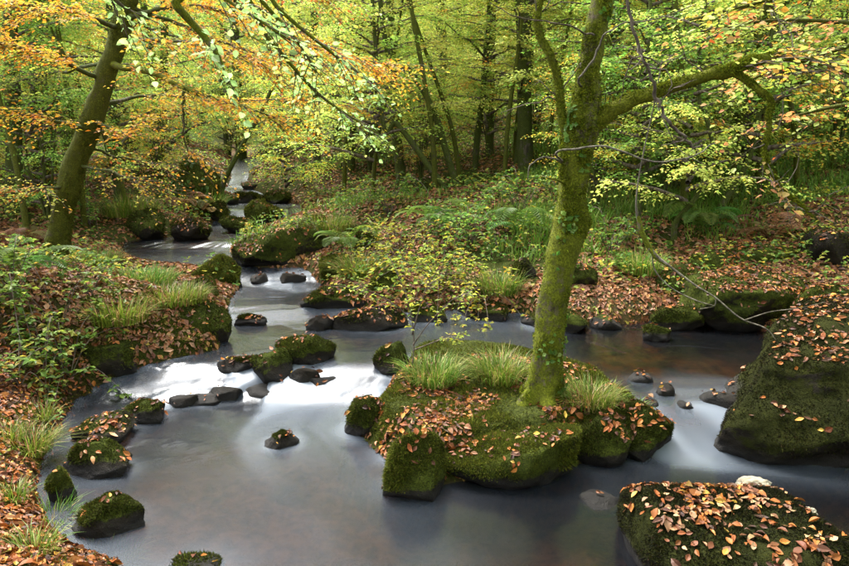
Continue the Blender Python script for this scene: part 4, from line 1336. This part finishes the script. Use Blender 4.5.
    limb('twig', [(586, 90, 3, d), (578, 78, 2.8, d - .16), (596, 56, 2.6, d - .2), (602, 38, 2.4, d - .22), (622, 23, 2, d - .25), (660, 18, 1.6, d - .28), (695, 6, 1.2, d - .3)], 30, 5, 0, 9, 0, M_TWIG_PALE)
    limb('twig', [(596, 34, 3, d), (588, 34, 2.6, d - .15), (570, 25, 2.4, d - .3), (545, 22, 1.8, d - .3), (510, 14, 1.4, d - .3), (490, 4, 1, d - .3)], 26, 5, 0, 10, 0, M_TWIG)
    limb('twig', [(570, 164, 3, d), (548, 158, 2.6, d - .15), (532, 163, 2.2, d - .2), (527, 178, 1.6, d - .2)], 18, 5, 0, 11, 0, M_TWIG_PALE)
    # leaf sprays on the limb and overhead
    Lf, Tw = Acc(), Acc()
    branch_leaves(q, Sb[22:, :3], Lf, 26, .5, 9, .058, PAL_MIX, Tw, .1, .25, fine=True)
    branch_leaves(q, Sb[26:, :3], Lf, 30, .5, 8, .058, PAL_PEACH, Tw, .1, .35, fine=True)
    Lf2 = Acc()
    branch_leaves(q, Sl[:, :3], Lf2, 5, .22, 6, .055, [(2, .52, .22, .12), (1, .45, .30, .1), (1, .2, .26, .04)], Tw, .5, .5, fine=True)
    for k in range(10):
        hz = q.uniform(1.7, 4.2) + (3.0 - base[2] - 1.0)
        j = int(np.argmin(abs(S[:, 2] - hz)))
        path, rad = grow_branch(q, S[j, :3], k * 2.4 + .3, q.uniform(1.2, 2.3), q.uniform(.15, .6), .02)
        if path[:, 2].max() + base[2] < 3.2: continue
        Tw.add(*tube(path, rad, 5))
        branch_leaves(q, path, Lf, 18, .5, 10, .062, PAL_LIME if k % 3 else PAL_MIX, None, .25, .3, fine=True)
    Lf.add(*Lf2.arrays()[:1], Lf2.arrays()[1], Lf2.arrays()[2])
    for path_, cnt, ln_ in ((Sl, 9, .35), (Ss, 8, .4), (Sb, 12, .45)):
        side_twigs(q, path_[6:, :3], cnt, ln_, Tw)
    obj('branch', Tw.mesh('branch', M_TWIG), t)['kind'] = 'stuff'
    cr = obj('crown', Lf.mesh('crown', M_LEAF, False), t); cr['kind'] = 'stuff'
    # ivy leaves on the trunk
    k = q.choice(len(tri), 700, p=(wm * np.linalg.norm(np.cross(V[tri[:, 1]] - V[tri[:, 0]], V[tri[:, 2]] - V[tri[:, 0]]), axis=1) + 1e-9) / (wm * np.linalg.norm(np.cross(V[tri[:, 1]] - V[tri[:, 0]], V[tri[:, 2]] - V[tri[:, 0]]), axis=1) + 1e-9).sum())
    nn = norm(np.cross(V[tri[k, 1]] - V[tri[k, 0]], V[tri[k, 2]] - V[tri[k, 0]]))
    P = V[tri[k]].mean(1)
    cl = fbm(P * 3.0 + 3, 3, 12) > .02
    P, nn = P[cl] + nn[cl] * .02, nn[cl]
    A = Acc(); m = len(P)
    D = norm(np.cross(nn, q.normal(size=(m, 3))) + np.array([0, 0, -.7]))
    A.add(*leaf_quads(P, D, nn + .35 * q.normal(size=(m, 3)), q.uniform(.025, .045, m), q.uniform(.022, .035, m), pick([(3, .08, .15, .02), (2, .15, .23, .04), (1, .26, .33, .09)], m, q)))
    iv = obj('ivy', A.mesh('ivy', M_LEAF, False), tr); iv['kind'] = 'stuff'
islet_tree()

# --- the leaning tree on the left bank with golden sprays
def leaning_tree():
    foot = on_land(56, 256)
    d = foot[1]
    px = [(56, 258, 27), (60, 225, 22), (70, 180, 20), (82, 145, 19), (97, 105, 18), (112, 60, 17), (124, 18, 16), (136, -30, 14), (150, -110, 18), (150, -220, 10), (140, -320, 5)]
    w = [(*at(u, v, d), wd / 2 / FPX * d) for u, v, wd in px]
    base = np.array(w[0][:3]); base[2] = float(H(np.array([base[0]]), np.array([base[1]]))[0])
    t = empty('tree', base); tag(t, 'mossy tree leaning over the left bank with golden orange sprays', 'tree')
    rel = [tuple(np.array(p[:3]) - base) + (p[3],) for p in w]
    rel[0] = (rel[0][0], rel[0][1], -.2, rel[0][3] * 1.3)
    S = spline(rel, 60)
    V, F = tube(S[:, :3], S[:, 3], 18, .30, 31)
    ax_ = np.stack([np.interp(V[:, 2], S[:, 2], S[:, 0]), np.interp(V[:, 2], S[:, 2], S[:, 1]), V[:, 2]], -1)
    V = V + norm(V - ax_) * (.03 * fbm(V * np.array([4, 4, 2.]), 3, 75))[:, None]
    tr = obj('trunk', mesh_np('trunk', V, F, M_BARK_OLD), t)
    q = np.random.default_rng(16)
    tri = np.vstack([F[0][:, [0, 1, 2]], F[0][:, [0, 2, 3]]])
    pt_ = .05 + sstep(-.1, .25, fbm(V[tri].mean(1) * np.array([4, 4, 2.]), 3, 93))
    T, TF, TC = fuzz(V, tri, 16000, q, (.010, .030), pt_, [(3, .05, .065, .007), (3, .09, .11, .010), (1, .15, .17, .014), (2, .05, .035, .012)], width=.005)
    obj('moss', mesh_np('moss', T, TF, M_FUZZ, TC, smooth=False), tr)['kind'] = 'stuff'

    Lf, Tw = Acc(), Acc()
    def br(pts, n=26, lv=34, pal=PAL_GOLD, leaf=.054, tl=.62, per=15, nm='limb', mat=M_BARK, dr=.25):
        ww = [tuple(at(u, v, dd) - base) + (wd * .6 / 2 / FPX * dd,) for u, v, wd, dd in pts]
        Sx = spline(ww, n)
        Sx[1:, :3] += .03 * np.stack([fbm(np.stack([np.arange(n - 1) * .5, np.full(n - 1, c_ * 7.), np.full(n - 1, float(pts[0][1]))], -1), 3, 6) for c_ in range(3)], -1)
        Vx, Fx = tube(Sx[:, :3], np.maximum(Sx[:, 3], .004), 7, .25, 2)
        obj(nm, mesh_np(nm, Vx, Fx, mat), t)
        branch_leaves(q, Sx[:, :3], Lf, int(lv * 2.0), tl, per, leaf, pal, Tw, .2, dr)
        return Sx
    br([(110, 64, 12, d), (150, 72, 9, d - .5), (178, 86, 8, d - .8), (200, 94, 8, d - .9)], lv=14, mat=M_BARK_MOSSY)
    br([(196, 92, 5, d - .9), (235, 105, 3, d - 1.0), (275, 118, 2, d - 1.0)], lv=16)
    br([(184, 88, 5, d - .85), (183, 110, 4, d - .85), (185, 140, 3, d - .8), (192, 158, 2, d - .8)], lv=3)
    br([(88, 128, 8, d), (50, 120, 6, d - .6), (0, 108, 4, d - 1.0), (-50, 100, 2, d - 1.2)], lv=26)
    br([(104, 82, 9, d), (60, 60, 6, d - .4), (10, 45, 4, d - .8), (-50, 40, 2, d - 1)], lv=46)
    br([(120, 30, 9, d), (80, 12, 6, d - .7), (30, 4, 4, d - 1.2), (-30, 0, 2, d - 1.5)], lv=40)
    br([(122, 22, 10, d), (180, 5, 7, d - .4), (250, 20, 5, d - .6), (320, 50, 3, d - .7), (400, 66, 2, d - .7)], lv=54)
    br([(128, 0, 9, d), (170, -20, 7, d + .4), (260, 10, 5, d + .9), (340, 55, 3, d + 1.2)], lv=50)
    br([(92, 118, 7, d), (125, 135, 5, d - .5), (140, 122, 3, d - .8), (175, 110, 2, d - 1)], lv=12)
    br([(76, 165, 6, d), (110, 172, 4, d - .4), (140, 182, 2, d - .7), (165, 190, 1.5, d - .8)], lv=9, leaf=.045)
    br([(84, 145, 6, d), (120, 158, 4, d + .5), (160, 165, 2, d + .9)], lv=9, pal=PAL_MIX)
    br([(70, 185, 6, d), (30, 190, 4, d - .4), (-20, 190, 2, d - .6)], lv=26, pal=PAL_MIX)
    br([(97, 105, 7, d), (150, 95, 5, d + 1.0), (230, 100, 3, d + 2.0), (300, 100, 2, d + 2.4), (370, 108, 2, d + 2.6)], lv=40, pal=PAL_GOLD)
    br([(128, 5, 7, d), (180, 25, 5, d + .3), (240, 48, 4, d + .4), (300, 62, 3, d + .5), (380, 70, 2, d + .5)], lv=44)
    br([(118, 40, 6, d), (160, 40, 5, d - .8), (210, 46, 3, d - 1.4), (260, 62, 2, d - 1.6)], lv=34)
    br([(112, 60, 7, d), (70, 70, 5, d + 1.0), (20, 80, 3, d + 1.5), (-30, 90, 2, d + 2)], lv=40, pal=PAL_GREEN)
    br([(136, -30, 9, d), (190, -50, 7, d - .6), (260, -30, 5, d - 1.2), (330, 0, 3, d - 1.5)], lv=46, pal=PAL_MIX)
    obj('twig', Tw.mesh('twig', M_TWIG), t)['kind'] = 'stuff'
    cr = obj('crown', Lf.mesh('crown', M_LEAF, False), t); cr['kind'] = 'stuff'
leaning_tree()

# --- a tree whose trunk stands beside the camera, its pale green bough reaching into the picture
def bough_tree():
    bx, by = -3.3, 3.0
    base = np.array([bx, by, float(H(np.array([bx]), np.array([by]))[0])])
    t = empty('tree', base); tag(t, 'tree reaching a mossy bough with large pale green leaves over the water', 'tree')
    me, S = trunk_mesh([(0, 0, -.2, .17), (.02, 0, .6, .14), (.05, .05, 2.0, .12), (.1, .1, 4.0, .09), (.2, .2, 6.5, .03)], 30, 12, .12, 4, M_BARK_MOSSY)
    obj('trunk', me, t)
    q = np.random.default_rng(17)
    Lf, Tw = Acc(), Acc()
    s0 = np.array([.1, .1, 3.3]) 
    def br(pts, lv, leaf=.075, pal=PAL_MINT, per=8, tl=.4, sides=8, first=True, mat=M_BARK_MOSSY):
        ww = ([tuple(s0) + (.05,)] if first else []) + [tuple(at(u, v, dd) - base) + (wd / 2 / FPX * dd,) for u, v, wd, dd in pts]
        Sx = spline(ww, 30)
        Vx, Fx = tube(Sx[:, :3], np.maximum(Sx[:, 3], .003), sides, .2, 2)
        obj('limb', mesh_np('limb', Vx, Fx, mat), t)
        branch_leaves(q, Sx[:, :3], Lf, lv, tl, per, leaf, pal, Tw, .45, .3, .6, fine=True)
    br([(150, -30, 9, 4.4), (176, 5, 8, 4.5), (200, 32, 7, 4.6), (215, 50, 6, 4.6), (222, 66, 4, 4.6)], 5)
    br([(200, -60, 6, 4.2), (265, 5, 4, 4.4), (300, 45, 3, 4.8), (318, 75, 2, 5.0)], 14, .046)
    br([(210, -60, 6, 4.2), (280, 10, 4, 4.3), (335, 55, 3, 4.5), (372, 82, 2, 4.6)], 16, .046)
    br([(200, -40, 5, 4.4), (270, 40, 4, 4.8), (320, 95, 3, 5.2), (375, 132, 1.5, 5.4)], 15, .046)
    br([(60, -60, 6, 4.0), (110, -5, 4, 4.1), (140, 18, 2, 4.2)], 8, .055)
    br([(160, -70, 5, 4.0), (215, -10, 4, 4.1), (262, 22, 2, 4.1), (290, 40, 2, 4.2)], 14, .052)
    obj('twig', Tw.mesh('twig', M_TWIG), t)['kind'] = 'stuff'
    cr = obj('crown', Lf.mesh('crown', M_LEAF, False), t); cr['kind'] = 'stuff'
bough_tree()

# --- a beech beyond the huge boulder, its boughs hanging in from the side
def side_beech():
    bx, by = 5.3, 5.9
    base = np.array([bx, by, float(H(np.array([bx]), np.array([by]))[0])])
    t = empty('tree', base); tag(t, 'beech with peach and green leaves overhanging the huge dark boulder', 'tree')
    me, S = trunk_mesh([(0, 0, -.2, .19), (.02, 0, .6, .15), (-.05, .05, 2.0, .13), (-.1, .1, 4.0, .10), (.1, .2, 6.5, .03)], 30, 12, .14, 9, M_BARK_OLD)
    obj('trunk', me, t)
    q = np.random.default_rng(27)
    Lf, Tw = Acc(), Acc()
    for h0, pts, lv in ((2.0, [(900, 30, 5, 5.5), (840, 22, 4, 5.2), (780, 20, 3, 5.0), (725, 26, 2, 4.9)], 24),
                        (2.5, [(900, -20, 5, 5.6), (830, -15, 4, 5.4), (760, 2, 3, 5.2), (690, 20, 2, 5.1)], 26),
                        (1.6, [(900, 100, 5, 5.9), (850, 104, 4, 5.8), (810, 112, 3, 5.7), (775, 122, 2, 5.6)], 14),
                        (2.2, [(910, 10, 5, 6.2), (850, 45, 4, 6.3), (790, 62, 3, 6.4), (730, 90, 2, 6.5)], 24)):
        ww = [(-.08, .08, h0, .05)] + [tuple(at(u, v, dd) - base) + (wd / 2 / FPX * dd,) for u, v, wd, dd in pts]
        Sx = spline(ww, 26)
        Vx, Fx = tube(Sx[:, :3], np.maximum(Sx[:, 3], .003), 7, .2, 2)
        obj('limb', mesh_np('limb', Vx, Fx, M_BARK_OLD), t)
        branch_leaves(q, Sx[:, :3], Lf, lv, .5, 9, .058, PAL_PEACH if h0 != 2.5 else PAL_MIX, Tw, .3, .25, .45, fine=True)
    obj('twig', Tw.mesh('twig', M_TWIG), t)['kind'] = 'stuff'
    cr = obj('crown', Lf.mesh('crown', M_LEAF, False), t); cr['kind'] = 'stuff'
side_beech()

# --- woodland trees that can be told apart
for k, (lab, pts, dep, crown, cs, mat) in enumerate([
    ('ivy-clad upright tree standing behind the middle bank', [(526, 178, 20), (525, 130, 18), (524, 80, 17), (523, 30, 16), (522, -20, 15)], 13.5, 'lime', .9, M_BARK),
    ('tree leaning left out of the middle bank, longer of two', [(457, 186, 9), (447, 155, 8), (437, 120, 8), (424, 92, 7), (408, 68, 7), (385, 40, 6)], 12.5, 'lime', .75, M_BARK),
    ('thin tree leaning left at the foot of the longer leaning tree', [(446, 190, 8), (428, 165, 7), (410, 140, 7), (396, 122, 6), (380, 100, 5)], 12.0, 'shrub_lime', 1.0, M_BARK),
    ('dark upright tree beside the leaning pair', [(402, 188, 13), (398, 150, 12), (394, 110, 11), (392, 60, 10), (390, 0, 9)], 14.0, 'lime', .9, M_BARK),
    ('slim dark tree close to the paired stems behind the bank', [(474, 182, 8), (477, 140, 8), (482, 100, 7), (486, 50, 7), (490, 0, 6)], 14.5, 'green', .8, M_BARK),
    ('straight brown tree among the stems behind the bank', [(489, 178, 11), (490, 130, 10), (491, 80, 9), (492, 30, 9), (492, -10, 8)], 16.5, 'mix', .9, M_BARK),
    ('pale straight tree behind the mossy limb', [(620, 190, 13), (619, 140, 12), (617, 90, 12), (616, 40, 11), (615, -10, 10)], 12.0, 'green', .85, M_BARK),
    ('dark twin-looking tree at the far left behind golden leaves', [(14, 190, 20), (14, 130, 18), (12, 80, 17), (10, 30, 16), (8, -20, 15)], 11.0, 'green', .8, M_BARK),
    ('stout dark tree behind the leaning tree', [(42, 190, 22), (40, 130, 20), (39, 80, 20), (36, 30, 18), (34, -20, 17)], 12.5, 'green', .85, M_BARK),
    ('thin dark tree bending over the upper stream', [(222, 190, 6), (232, 165, 6), (245, 140, 5), (258, 118, 5), (270, 92, 4), (280, 60, 4)], 15.0, 'shrub_mix', 1.0, M_BARK),
    ('slender leaning tree on the right slope by the hollow', [(722, 205, 8), (738, 180, 7), (752, 150, 6), (760, 110, 6), (770, 60, 5)], 9.5, 'shrub_mix', 1.1, M_BARK),
    ('slender straight tree on the right slope', [(665, 195, 7), (664, 150, 6), (660, 100, 6), (655, 50, 5), (650, 0, 5)], 10.5, 'shrub_green', 1.2, M_BARK),
    ('curved slim tree rising behind the dark pool', [(676, 222, 7), (694, 200, 6), (706, 175, 6), (712, 145, 5), (705, 110, 5), (700, 60, 4)], 8.6, 'shrub_lime', .9, M_BARK),
    ('thin pole-like tree left of the carpeted boulder', [(640, 205, 5), (648, 160, 5), (652, 120, 4), (648, 60, 4)], 9.2, 'shrub_deep', .9, M_BARK),
    ('dark-stemmed tree at the right slope top', [(800, 175, 12), (804, 120, 11), (806, 60, 10), (808, 0, 9)], 12.5, 'mix', .8, M_BARK),
    ('thin forked-looking tree in the right-hand thicket', [(745, 190, 6), (742, 140, 5), (738, 90, 5), (735, 30, 5)], 11.0, 'shrub_green', 1.2, M_BARK),
    ('slim tree behind the left shore of the upper pool', [(118, 205, 9), (116, 150, 8), (112, 90, 8), (110, 20, 7)], 13.0, 'mix', .8, M_BARK),
    ('straight slim tree left of the upper stream', [(160, 195, 10), (161, 140, 9), (163, 80, 9), (165, 0, 8)], 17.0, 'green', .9, M_BARK),
    ('dark tree right of the upper stream', [(318, 182, 9), (316, 130, 9), (315, 80, 8), (314, 10, 8)], 19.0, 'lime', 1.0, M_BARK),
    ('upright tree in the thicket right of the upper stream', [(350, 182, 11), (352, 130, 10), (353, 80, 9), (355, 10, 9)], 17.0, 'green', .95, M_BARK)]):
    tree_px(lab, pts, dep, crown, cs, k + 1, mat, None, 'tree', k * 1.3)

# --- the wood behind, tree by tree
def copy_parts(name, loc, parts, scale, rz, label, cat, group):
    t = empty(name, loc, rz); tag(t, label, cat, group)
    t.scale = (scale,) * 3
    for nm, me in parts:
        c = obj(nm, me, t)
        if nm != 'trunk': c['kind'] = 'stuff'
    return t
stem_m = [trunk_mesh([(0, 0, -.3, .17), (.02, 0, .3, .13), (.1 * s, .05, 2.5, .11), (.05, -.1 * s, 5, .08), (.1 * s, 0, 8.2, .03)], 26, 10, .14, 60 + s)[0] for s in (1, -1, 2)]
far_stem = [trunk_mesh([(0, 0, -.5, .26), (.02, 0, .5, .2), (.2 * s, .1, 5, .16), (.1, -.2 * s, 10, .12), (.1 * s, 0, 14.5, .03)], 22, 9, .14, 70 + s)[0] for s in (1, -1)]
def shrub_stem(seed):
    q = np.random.default_rng(seed); A = Acc()
    for k in range(6):
        a = k * 1.05 + q.normal(0, .2); r = q.uniform(.4, 1.0)
        A.add(*tube(spline([(0, 0, -.1), (math.cos(a) * .15, math.sin(a) * .15, .8), (math.cos(a) * r * .6, math.sin(a) * r * .6, 1.9), (math.cos(a) * r, math.sin(a) * r, 3.0)], 12), np.linspace(.03, .008, 12), 6, .1, k))
    return A.mesh('stem', M_BARK)
SH_ST = [shrub_stem(1), shrub_stem(2)]

def corridor(x, y):
    return (y < 30) & (abs(x - np.interp(y, [8, 13, 18, 26, 60], [-2.3, -3.4, -4.9, -7.0, -17])) < np.interp(y, [8, 20, 30], [2.2, 1.9, 1.3]))

q = np.random.default_rng(88)
placed = []
def try_place(x, y, gap):
    if corridor(x, y): return False
    for (a, b, g) in placed:
        if (a - x) ** 2 + (b - y) ** 2 < max(g, gap) ** 2 * .7: return False
    placed.append((x, y, gap)); return True
def whereabouts(x, y):
    sx = np.interp(y, [8, 13, 18, 26, 60], [-2.3, -3.4, -4.9, -7.0, -17])
    if x < sx - 4: return 'on the slope above the left bank'
    if x < sx: return 'close beside the upper stream on its left bank'
    if x < sx + 3.5: return 'close beside the upper stream on the middle bank'
    if x < .22 * y: return 'behind the middle bank'
    return 'on the slope beyond the dark pool'
kinds = {'lime': 'lime-yellow leafed tree', 'green': 'green-leafed tree', 'mix': 'tree with mixed green and orange leaves', 'gold': 'golden-leafed tree'}
ct = 0
for tries in range(900):
    if ct >= 46: break
    y = q.uniform(13, 30); x = q.uniform(-.85, .85) * y
    if not try_place(x, y, 2.1): continue
    kk = ['lime', 'lime', 'green', 'mix', 'green', 'gold'][q.integers(6)]
    if kk == 'gold' and x > -3: kk = 'lime'
    z = float(H(np.array([x]), np.array([y]))[0])
    copy_parts('tree', (x, y, z), [('trunk', stem_m[q.integers(3)]), ('branch', PROTO[kk][0]), ('crown', PROTO[kk][1])], q.uniform(.85, 1.25), q.uniform(0, 6.28), f"{kinds[kk]} {whereabouts(x, y)}", 'tree', f'{kk} trees {whereabouts(x, y)}')
    ct += 1
ct = 0
for tries in range(900):
    if ct >= 60: break
    y = q.uniform(30, 62); x = q.uniform(-.8, .8) * y
    if not try_place(x, y, 3.4): continue
    kk = ['far_lime', 'far_green'][q.integers(2)]
    z = float(H(np.array([x]), np.array([y]))[0])
    copy_parts('tree', (x, y, z), [('trunk', far_stem[q.integers(2)]), ('branch', PROTO[kk][0]), ('crown', PROTO[kk][1])], q.uniform(.85, 1.3), q.uniform(0, 6.28), ('tall pale yellow-green tree far back ' if kk == 'far_lime' else 'tall green tree far back ') + whereabouts(x, y), 'tree', f'{kk.replace("_", " ")} trees {whereabouts(x, y)}')
    ct += 1
skinds = {'shrub_green': 'green leafy understorey shrub', 'shrub_lime': 'yellow-green understorey shrub', 'shrub_deep': 'deep green understorey shrub', 'shrub_mix': 'green and orange understorey shrub'}
ct = 0
for tries in range(1500):
    if ct >= 60: break
    y = 9.5 * (26 / 9.5) ** q.random(); x = q.uniform(-.85, .85) * y
    if y < 13 and -3.5 < x < 2.2: continue
    if not try_place(x, y, 1.25): continue
    kk = ['shrub_green', 'shrub_lime', 'shrub_deep', 'shrub_mix'][q.integers(4)]
    z = float(H(np.array([x]), np.array([y]))[0])
    copy_parts('shrub', (x, y, z), [('stem', SH_ST[q.integers(2)]), ('branch', PROTO[kk][0]), ('crown', PROTO[kk][1])], q.uniform(.6, 1.05), q.uniform(0, 6.28), f'{skinds[kk]} {whereabouts(x, y)}', 'shrub', f'{kk.replace("shrub_", "")} shrubs {whereabouts(x, y)}')
    ct += 1

# --- slim poles between the bigger trees
def pole_protos():
    res = []
    for k in range(4):
        q_ = np.random.default_rng(900 + k)
        ln = [(.5, .1), (-.9, .2), (.2, -.1), (-.4, .1)][k]
        pts = [(0, 0, -.2, .05), (ln[0] * .25, ln[1] * .3, 1.2, .042), (ln[0] * .8 + .08 * (-1) ** k, ln[1] * .8, 2.8, .034), (ln[0] * 1.6, ln[1], 4.6, .022), (ln[0] * 2.0, ln[1], 6.2, .006)]
        me, S = trunk_mesh(pts, 34, 8, .2, 40 + k, M_BARK_OLD)
        Tw, Lf = Acc(), Acc()
        side_twigs(q_, S[8:, :3], 22, .7, Tw)
        for j in range(9):
            i_ = q_.integers(12, 32)
            path, rad = grow_branch(q_, S[i_, :3], q_.uniform(0, 6.28), q_.uniform(.5, 1.1), .3, .008)
            Tw.add(*tube(path, rad, 4)); branch_leaves(q_, path, Lf, 6, .35, 8, .055, [PAL_GREEN, PAL_LIME, PAL_MIX, PAL_GREEN][k], None, .2)
        res.append((me, Tw.mesh('branch', M_TWIG), Lf.mesh('crown', M_LEAF, False)))
    return res
POLES = pole_protos()
qp = np.random.default_rng(321)
for k, (u, y) in enumerate([(436, 12.0), (462, 13.0), (503, 12.4), (512, 14.5), (545, 12.8), (640, 10.4), (658, 11.6), (684, 9.6), (700, 10.8), (716, 12.0), (728, 9.8), (756, 10.6), (778, 11.8), (796, 10.2), (826, 11.0), (344, 14.5), (372, 13.2), (130, 12.0), (84, 11.2), (26, 9.6)]):
    x = (u - 424.5) / FPX * y
    z = float(H(np.array([x]), np.array([y]))[0])
    j = k % 4
    copy_parts('tree', (x, y, z), [('trunk', POLES[j][0]), ('branch', POLES[j][1]), ('crown', POLES[j][2])], qp.uniform(.8, 1.15), qp.uniform(-.6, .6) + (3.14 if k % 3 == 0 else 0), f"slim {['curving', 'strongly leaning', 'nearly straight', 'slightly leaning'][j]} mossy tree {whereabouts(x, y)}", 'tree', f'slim pole trees {whereabouts(x, y)}')

# --- growth at the head of the visible stream
for k, (x, y, kk, s_) in enumerate([(-8.6, 24.5, 'shrub_lime', .9), (-5.6, 24.0, 'shrub_green', .8), (-7.4, 27.0, 'shrub_lime', 1.0), (-6.6, 28.5, 'shrub_mix', 1.1), (-8.4, 29, 'shrub_green', 1.1), (-4.4, 20.5, 'shrub_lime', .55), (-8.0, 21.0, 'shrub_green', .7), (-7.2, 31.5, 'lime', 1.0), (-9.5, 32.5, 'lime', 1.1)]):
    z = float(H(np.array([x]), np.array([y]))[0])
    wd = ['pale shrub on the left lip', 'green shrub on the right lip', 'pale shrub hiding the bend', 'orange-flecked shrub behind the bend', 'dense green shrub behind the bend', 'low pale shrub by the falls', 'green shrub above the left shore', 'pale tree closing the view', 'pale tree left of the bend'][k]
    copy_parts('shrub' if 'shrub' in kk else 'tree', (x, y, z), [('stem', SH_ST[k % 2]) if 'shrub' in kk else ('trunk', stem_m[0]), ('branch', PROTO[kk][0]), ('crown', PROTO[kk][1])], s_, k * 1.9, wd + ' at the head of the visible stream', 'shrub' if 'shrub' in kk else 'tree', None)

# --- unseen trees added round and behind the viewpoint to shade the foreground
for k, (x, y) in enumerate([(-4.6, -4.5), (-7.5, -6), (-.5, -8.5), (2.0, -10), (4.4, -3.2), (6.0, -7), (6.4, .5), (-2.5, -11), (8.5, -2), (7.8, 3.6)]):
    kk = ['far_green', 'far_lime'][k % 2]
    z = float(H(np.array([x]), np.array([y]))[0])
    copy_parts('tree', (x, y, z), [('trunk', far_stem[k % 2]), ('branch', PROTO[kk][0]), ('crown', PROTO[kk][1])], .8, k * 1.7, 'unseen tall leafy tree added downstream of the flat boulder as foreground shade', 'tree', 'unseen shade trees downstream of the flat boulder')

# ------------------------------------------------------------------ sapling, dead branch and other small things
def sapling():
    p = on_land(412, 372)
    q = np.random.default_rng(19)
    t = empty('sapling', p); tag(t, 'thin yellow-leaved sapling growing from the islet grass', 'sapling')
    S_, Lf = Acc(), Acc()
    d = p[1]
    for pts in ([(412, 372), (414, 340), (410, 310), (402, 285), (392, 262)], [(413, 345), (430, 322), (452, 300), (470, 292)], [(411, 320), (395, 305), (372, 292), (350, 288)], [(412, 335), (422, 300), (432, 276)], [(414, 350), (440, 340), (458, 335)]):
        ww = [at(u, v, d - .08 * k * (1 if pts[0][1] < 372 else 0)) - p for k, (u, v) in enumerate(pts)]
        Sx = spline(ww, 16)
        S_.add(*tube(Sx, np.linspace(.006, .002, 16), 5))
        branch_leaves(q, Sx, Lf, 9, .18, 6, .036, YEL_PAL, S_, .3, .2)
    obj('stem', S_.mesh('stem', M_TWIG), t)
    c = obj('foliage', Lf.mesh('foliage', M_LEAF, False), t); c['kind'] = 'stuff'
sapling()

def dead_branch():
    t = empty('dead_branch', at(637, 235, 5.2)); tag(t, 'bare dead branch arching over the dark pool with a mossy elbow', 'branch')
    base = np.array(t.location)
    def part(nm, pts, mat, d=5.2, n=30, lump=.2):
        ww = [tuple(at(u, v, d - .004 * (u - 637)) - base) + (wd * .5 / 2 / FPX * d,) for u, v, wd in pts]
        Sx = spline(ww, n); V, F = tube(Sx[:, :3], Sx[:, 3], 7, lump, 3)
        return obj(nm, mesh_np(nm, V, F, mat), t)
    part('stem', [(662, 60, 2), (655, 100, 2.5), (644, 150, 3), (637, 190, 3.5), (637, 215, 5), (644, 238, 9), (655, 255, 8), (672, 268, 5), (695, 285, 3.5), (716, 298, 3), (740, 318, 3), (765, 328, 2.5), (776, 340, 2)], M_TWIG_PALE, n=60)
    part('moss_sleeve', [(638, 216, 6), (644, 238, 11), (655, 256, 9), (668, 266, 5)], M_BARK_MOSSY, lump=.35)
    part('twig', [(652, 252, 3), (655, 270, 2.6), (670, 287, 2.4), (695, 300, 2.2), (715, 306, 1.5)], M_TWIG_PALE)
    part('twig', [(716, 298, 2.5), (714, 306, 2), (700, 309, 1.5)], M_TWIG_PALE)
    part('twig', [(745, 320, 2.2), (770, 312, 2), (800, 308, 1.5), (825, 302, 1.2)], M_TWIG_PALE)
    part('twig', [(655, 100, 2), (668, 130, 1.8), (680, 150, 1.4), (705, 165, 1.1)], M_TWIG_PALE)
dead_branch()

def hanging_vine():
    top = at(625, -40, 4.0)
    t = empty('hanging_vine', top); tag(t, 'dark woody vine hanging down in front of the mossy limb', 'vine')
    ww = [tuple(at(u, v, 4.0) - top) + (wd / 2 / FPX * 4.0,) for u, v, wd in [(618, -60, 4), (628, 5, 4), (638, 45, 4), (652, 80, 4), (658, 100, 4), (672, 125, 4), (690, 142, 3), (703, 149, 2)]]
    Sx = spline(ww, 44); Sx[:, 3] *= .75; Sx[:, :3] += .012 * np.random.default_rng(4).normal(size=(44, 3)) * np.linspace(0, 1, 44)[:, None]; V, F = tube(Sx[:, :3], Sx[:, 3], 8, .2, 3)
    obj('stem', mesh_np('stem', V, F, M_TWIG), t)
    side_twigs(np.random.default_rng(3), Sx[8:, :3], 9, .3, A_ := Acc())
    obj('twig', A_.mesh('twig', M_TWIG), t)['kind'] = 'stuff'
hanging_vine()

def foam_material():
    m, nt, out = new_mat('stream_foam')
    n1 = noise(nt, 14, 5, .7)
    p = N_(nt, 'ShaderNodeBsdfPrincipled', i_Roughness=.9)
    nt.links.new(mixc(nt, ramp(nt, n1, .35, .6), (.24, .20, .13), (.40, .36, .27)), p.inputs['Base Color'])
    p.inputs['Subsurface Weight'].default_value = .3
    p.inputs['Subsurface Radius'].default_value = (.02, .015, .01)
    nt.links.new(bump(nt, noise(nt, 70, 4, .7), .6, .01), p.inputs['Normal'])
    nt.links.new(p.outputs[0], out.inputs[0])
    return m
M_FOAM = foam_material()
for lab, u, v, dd, r, s in (('mound of cream foam caught behind the flat boulder', 755, 487, 3.50, (.10, .06, .045), 5), ('small white foam patch below the huge boulder', 806, 512, 3.35, (.05, .035, .025), 6)):
    V, F = rock_shape(r, s, 5, box=2.0, planes=3, cut=(.8, 1), rough=.26)
    o = obj('foam_clump', mesh_np('foam_clump', V, F, M_FOAM), None, at(u, v, dd)); tag(o, lab, 'foam')
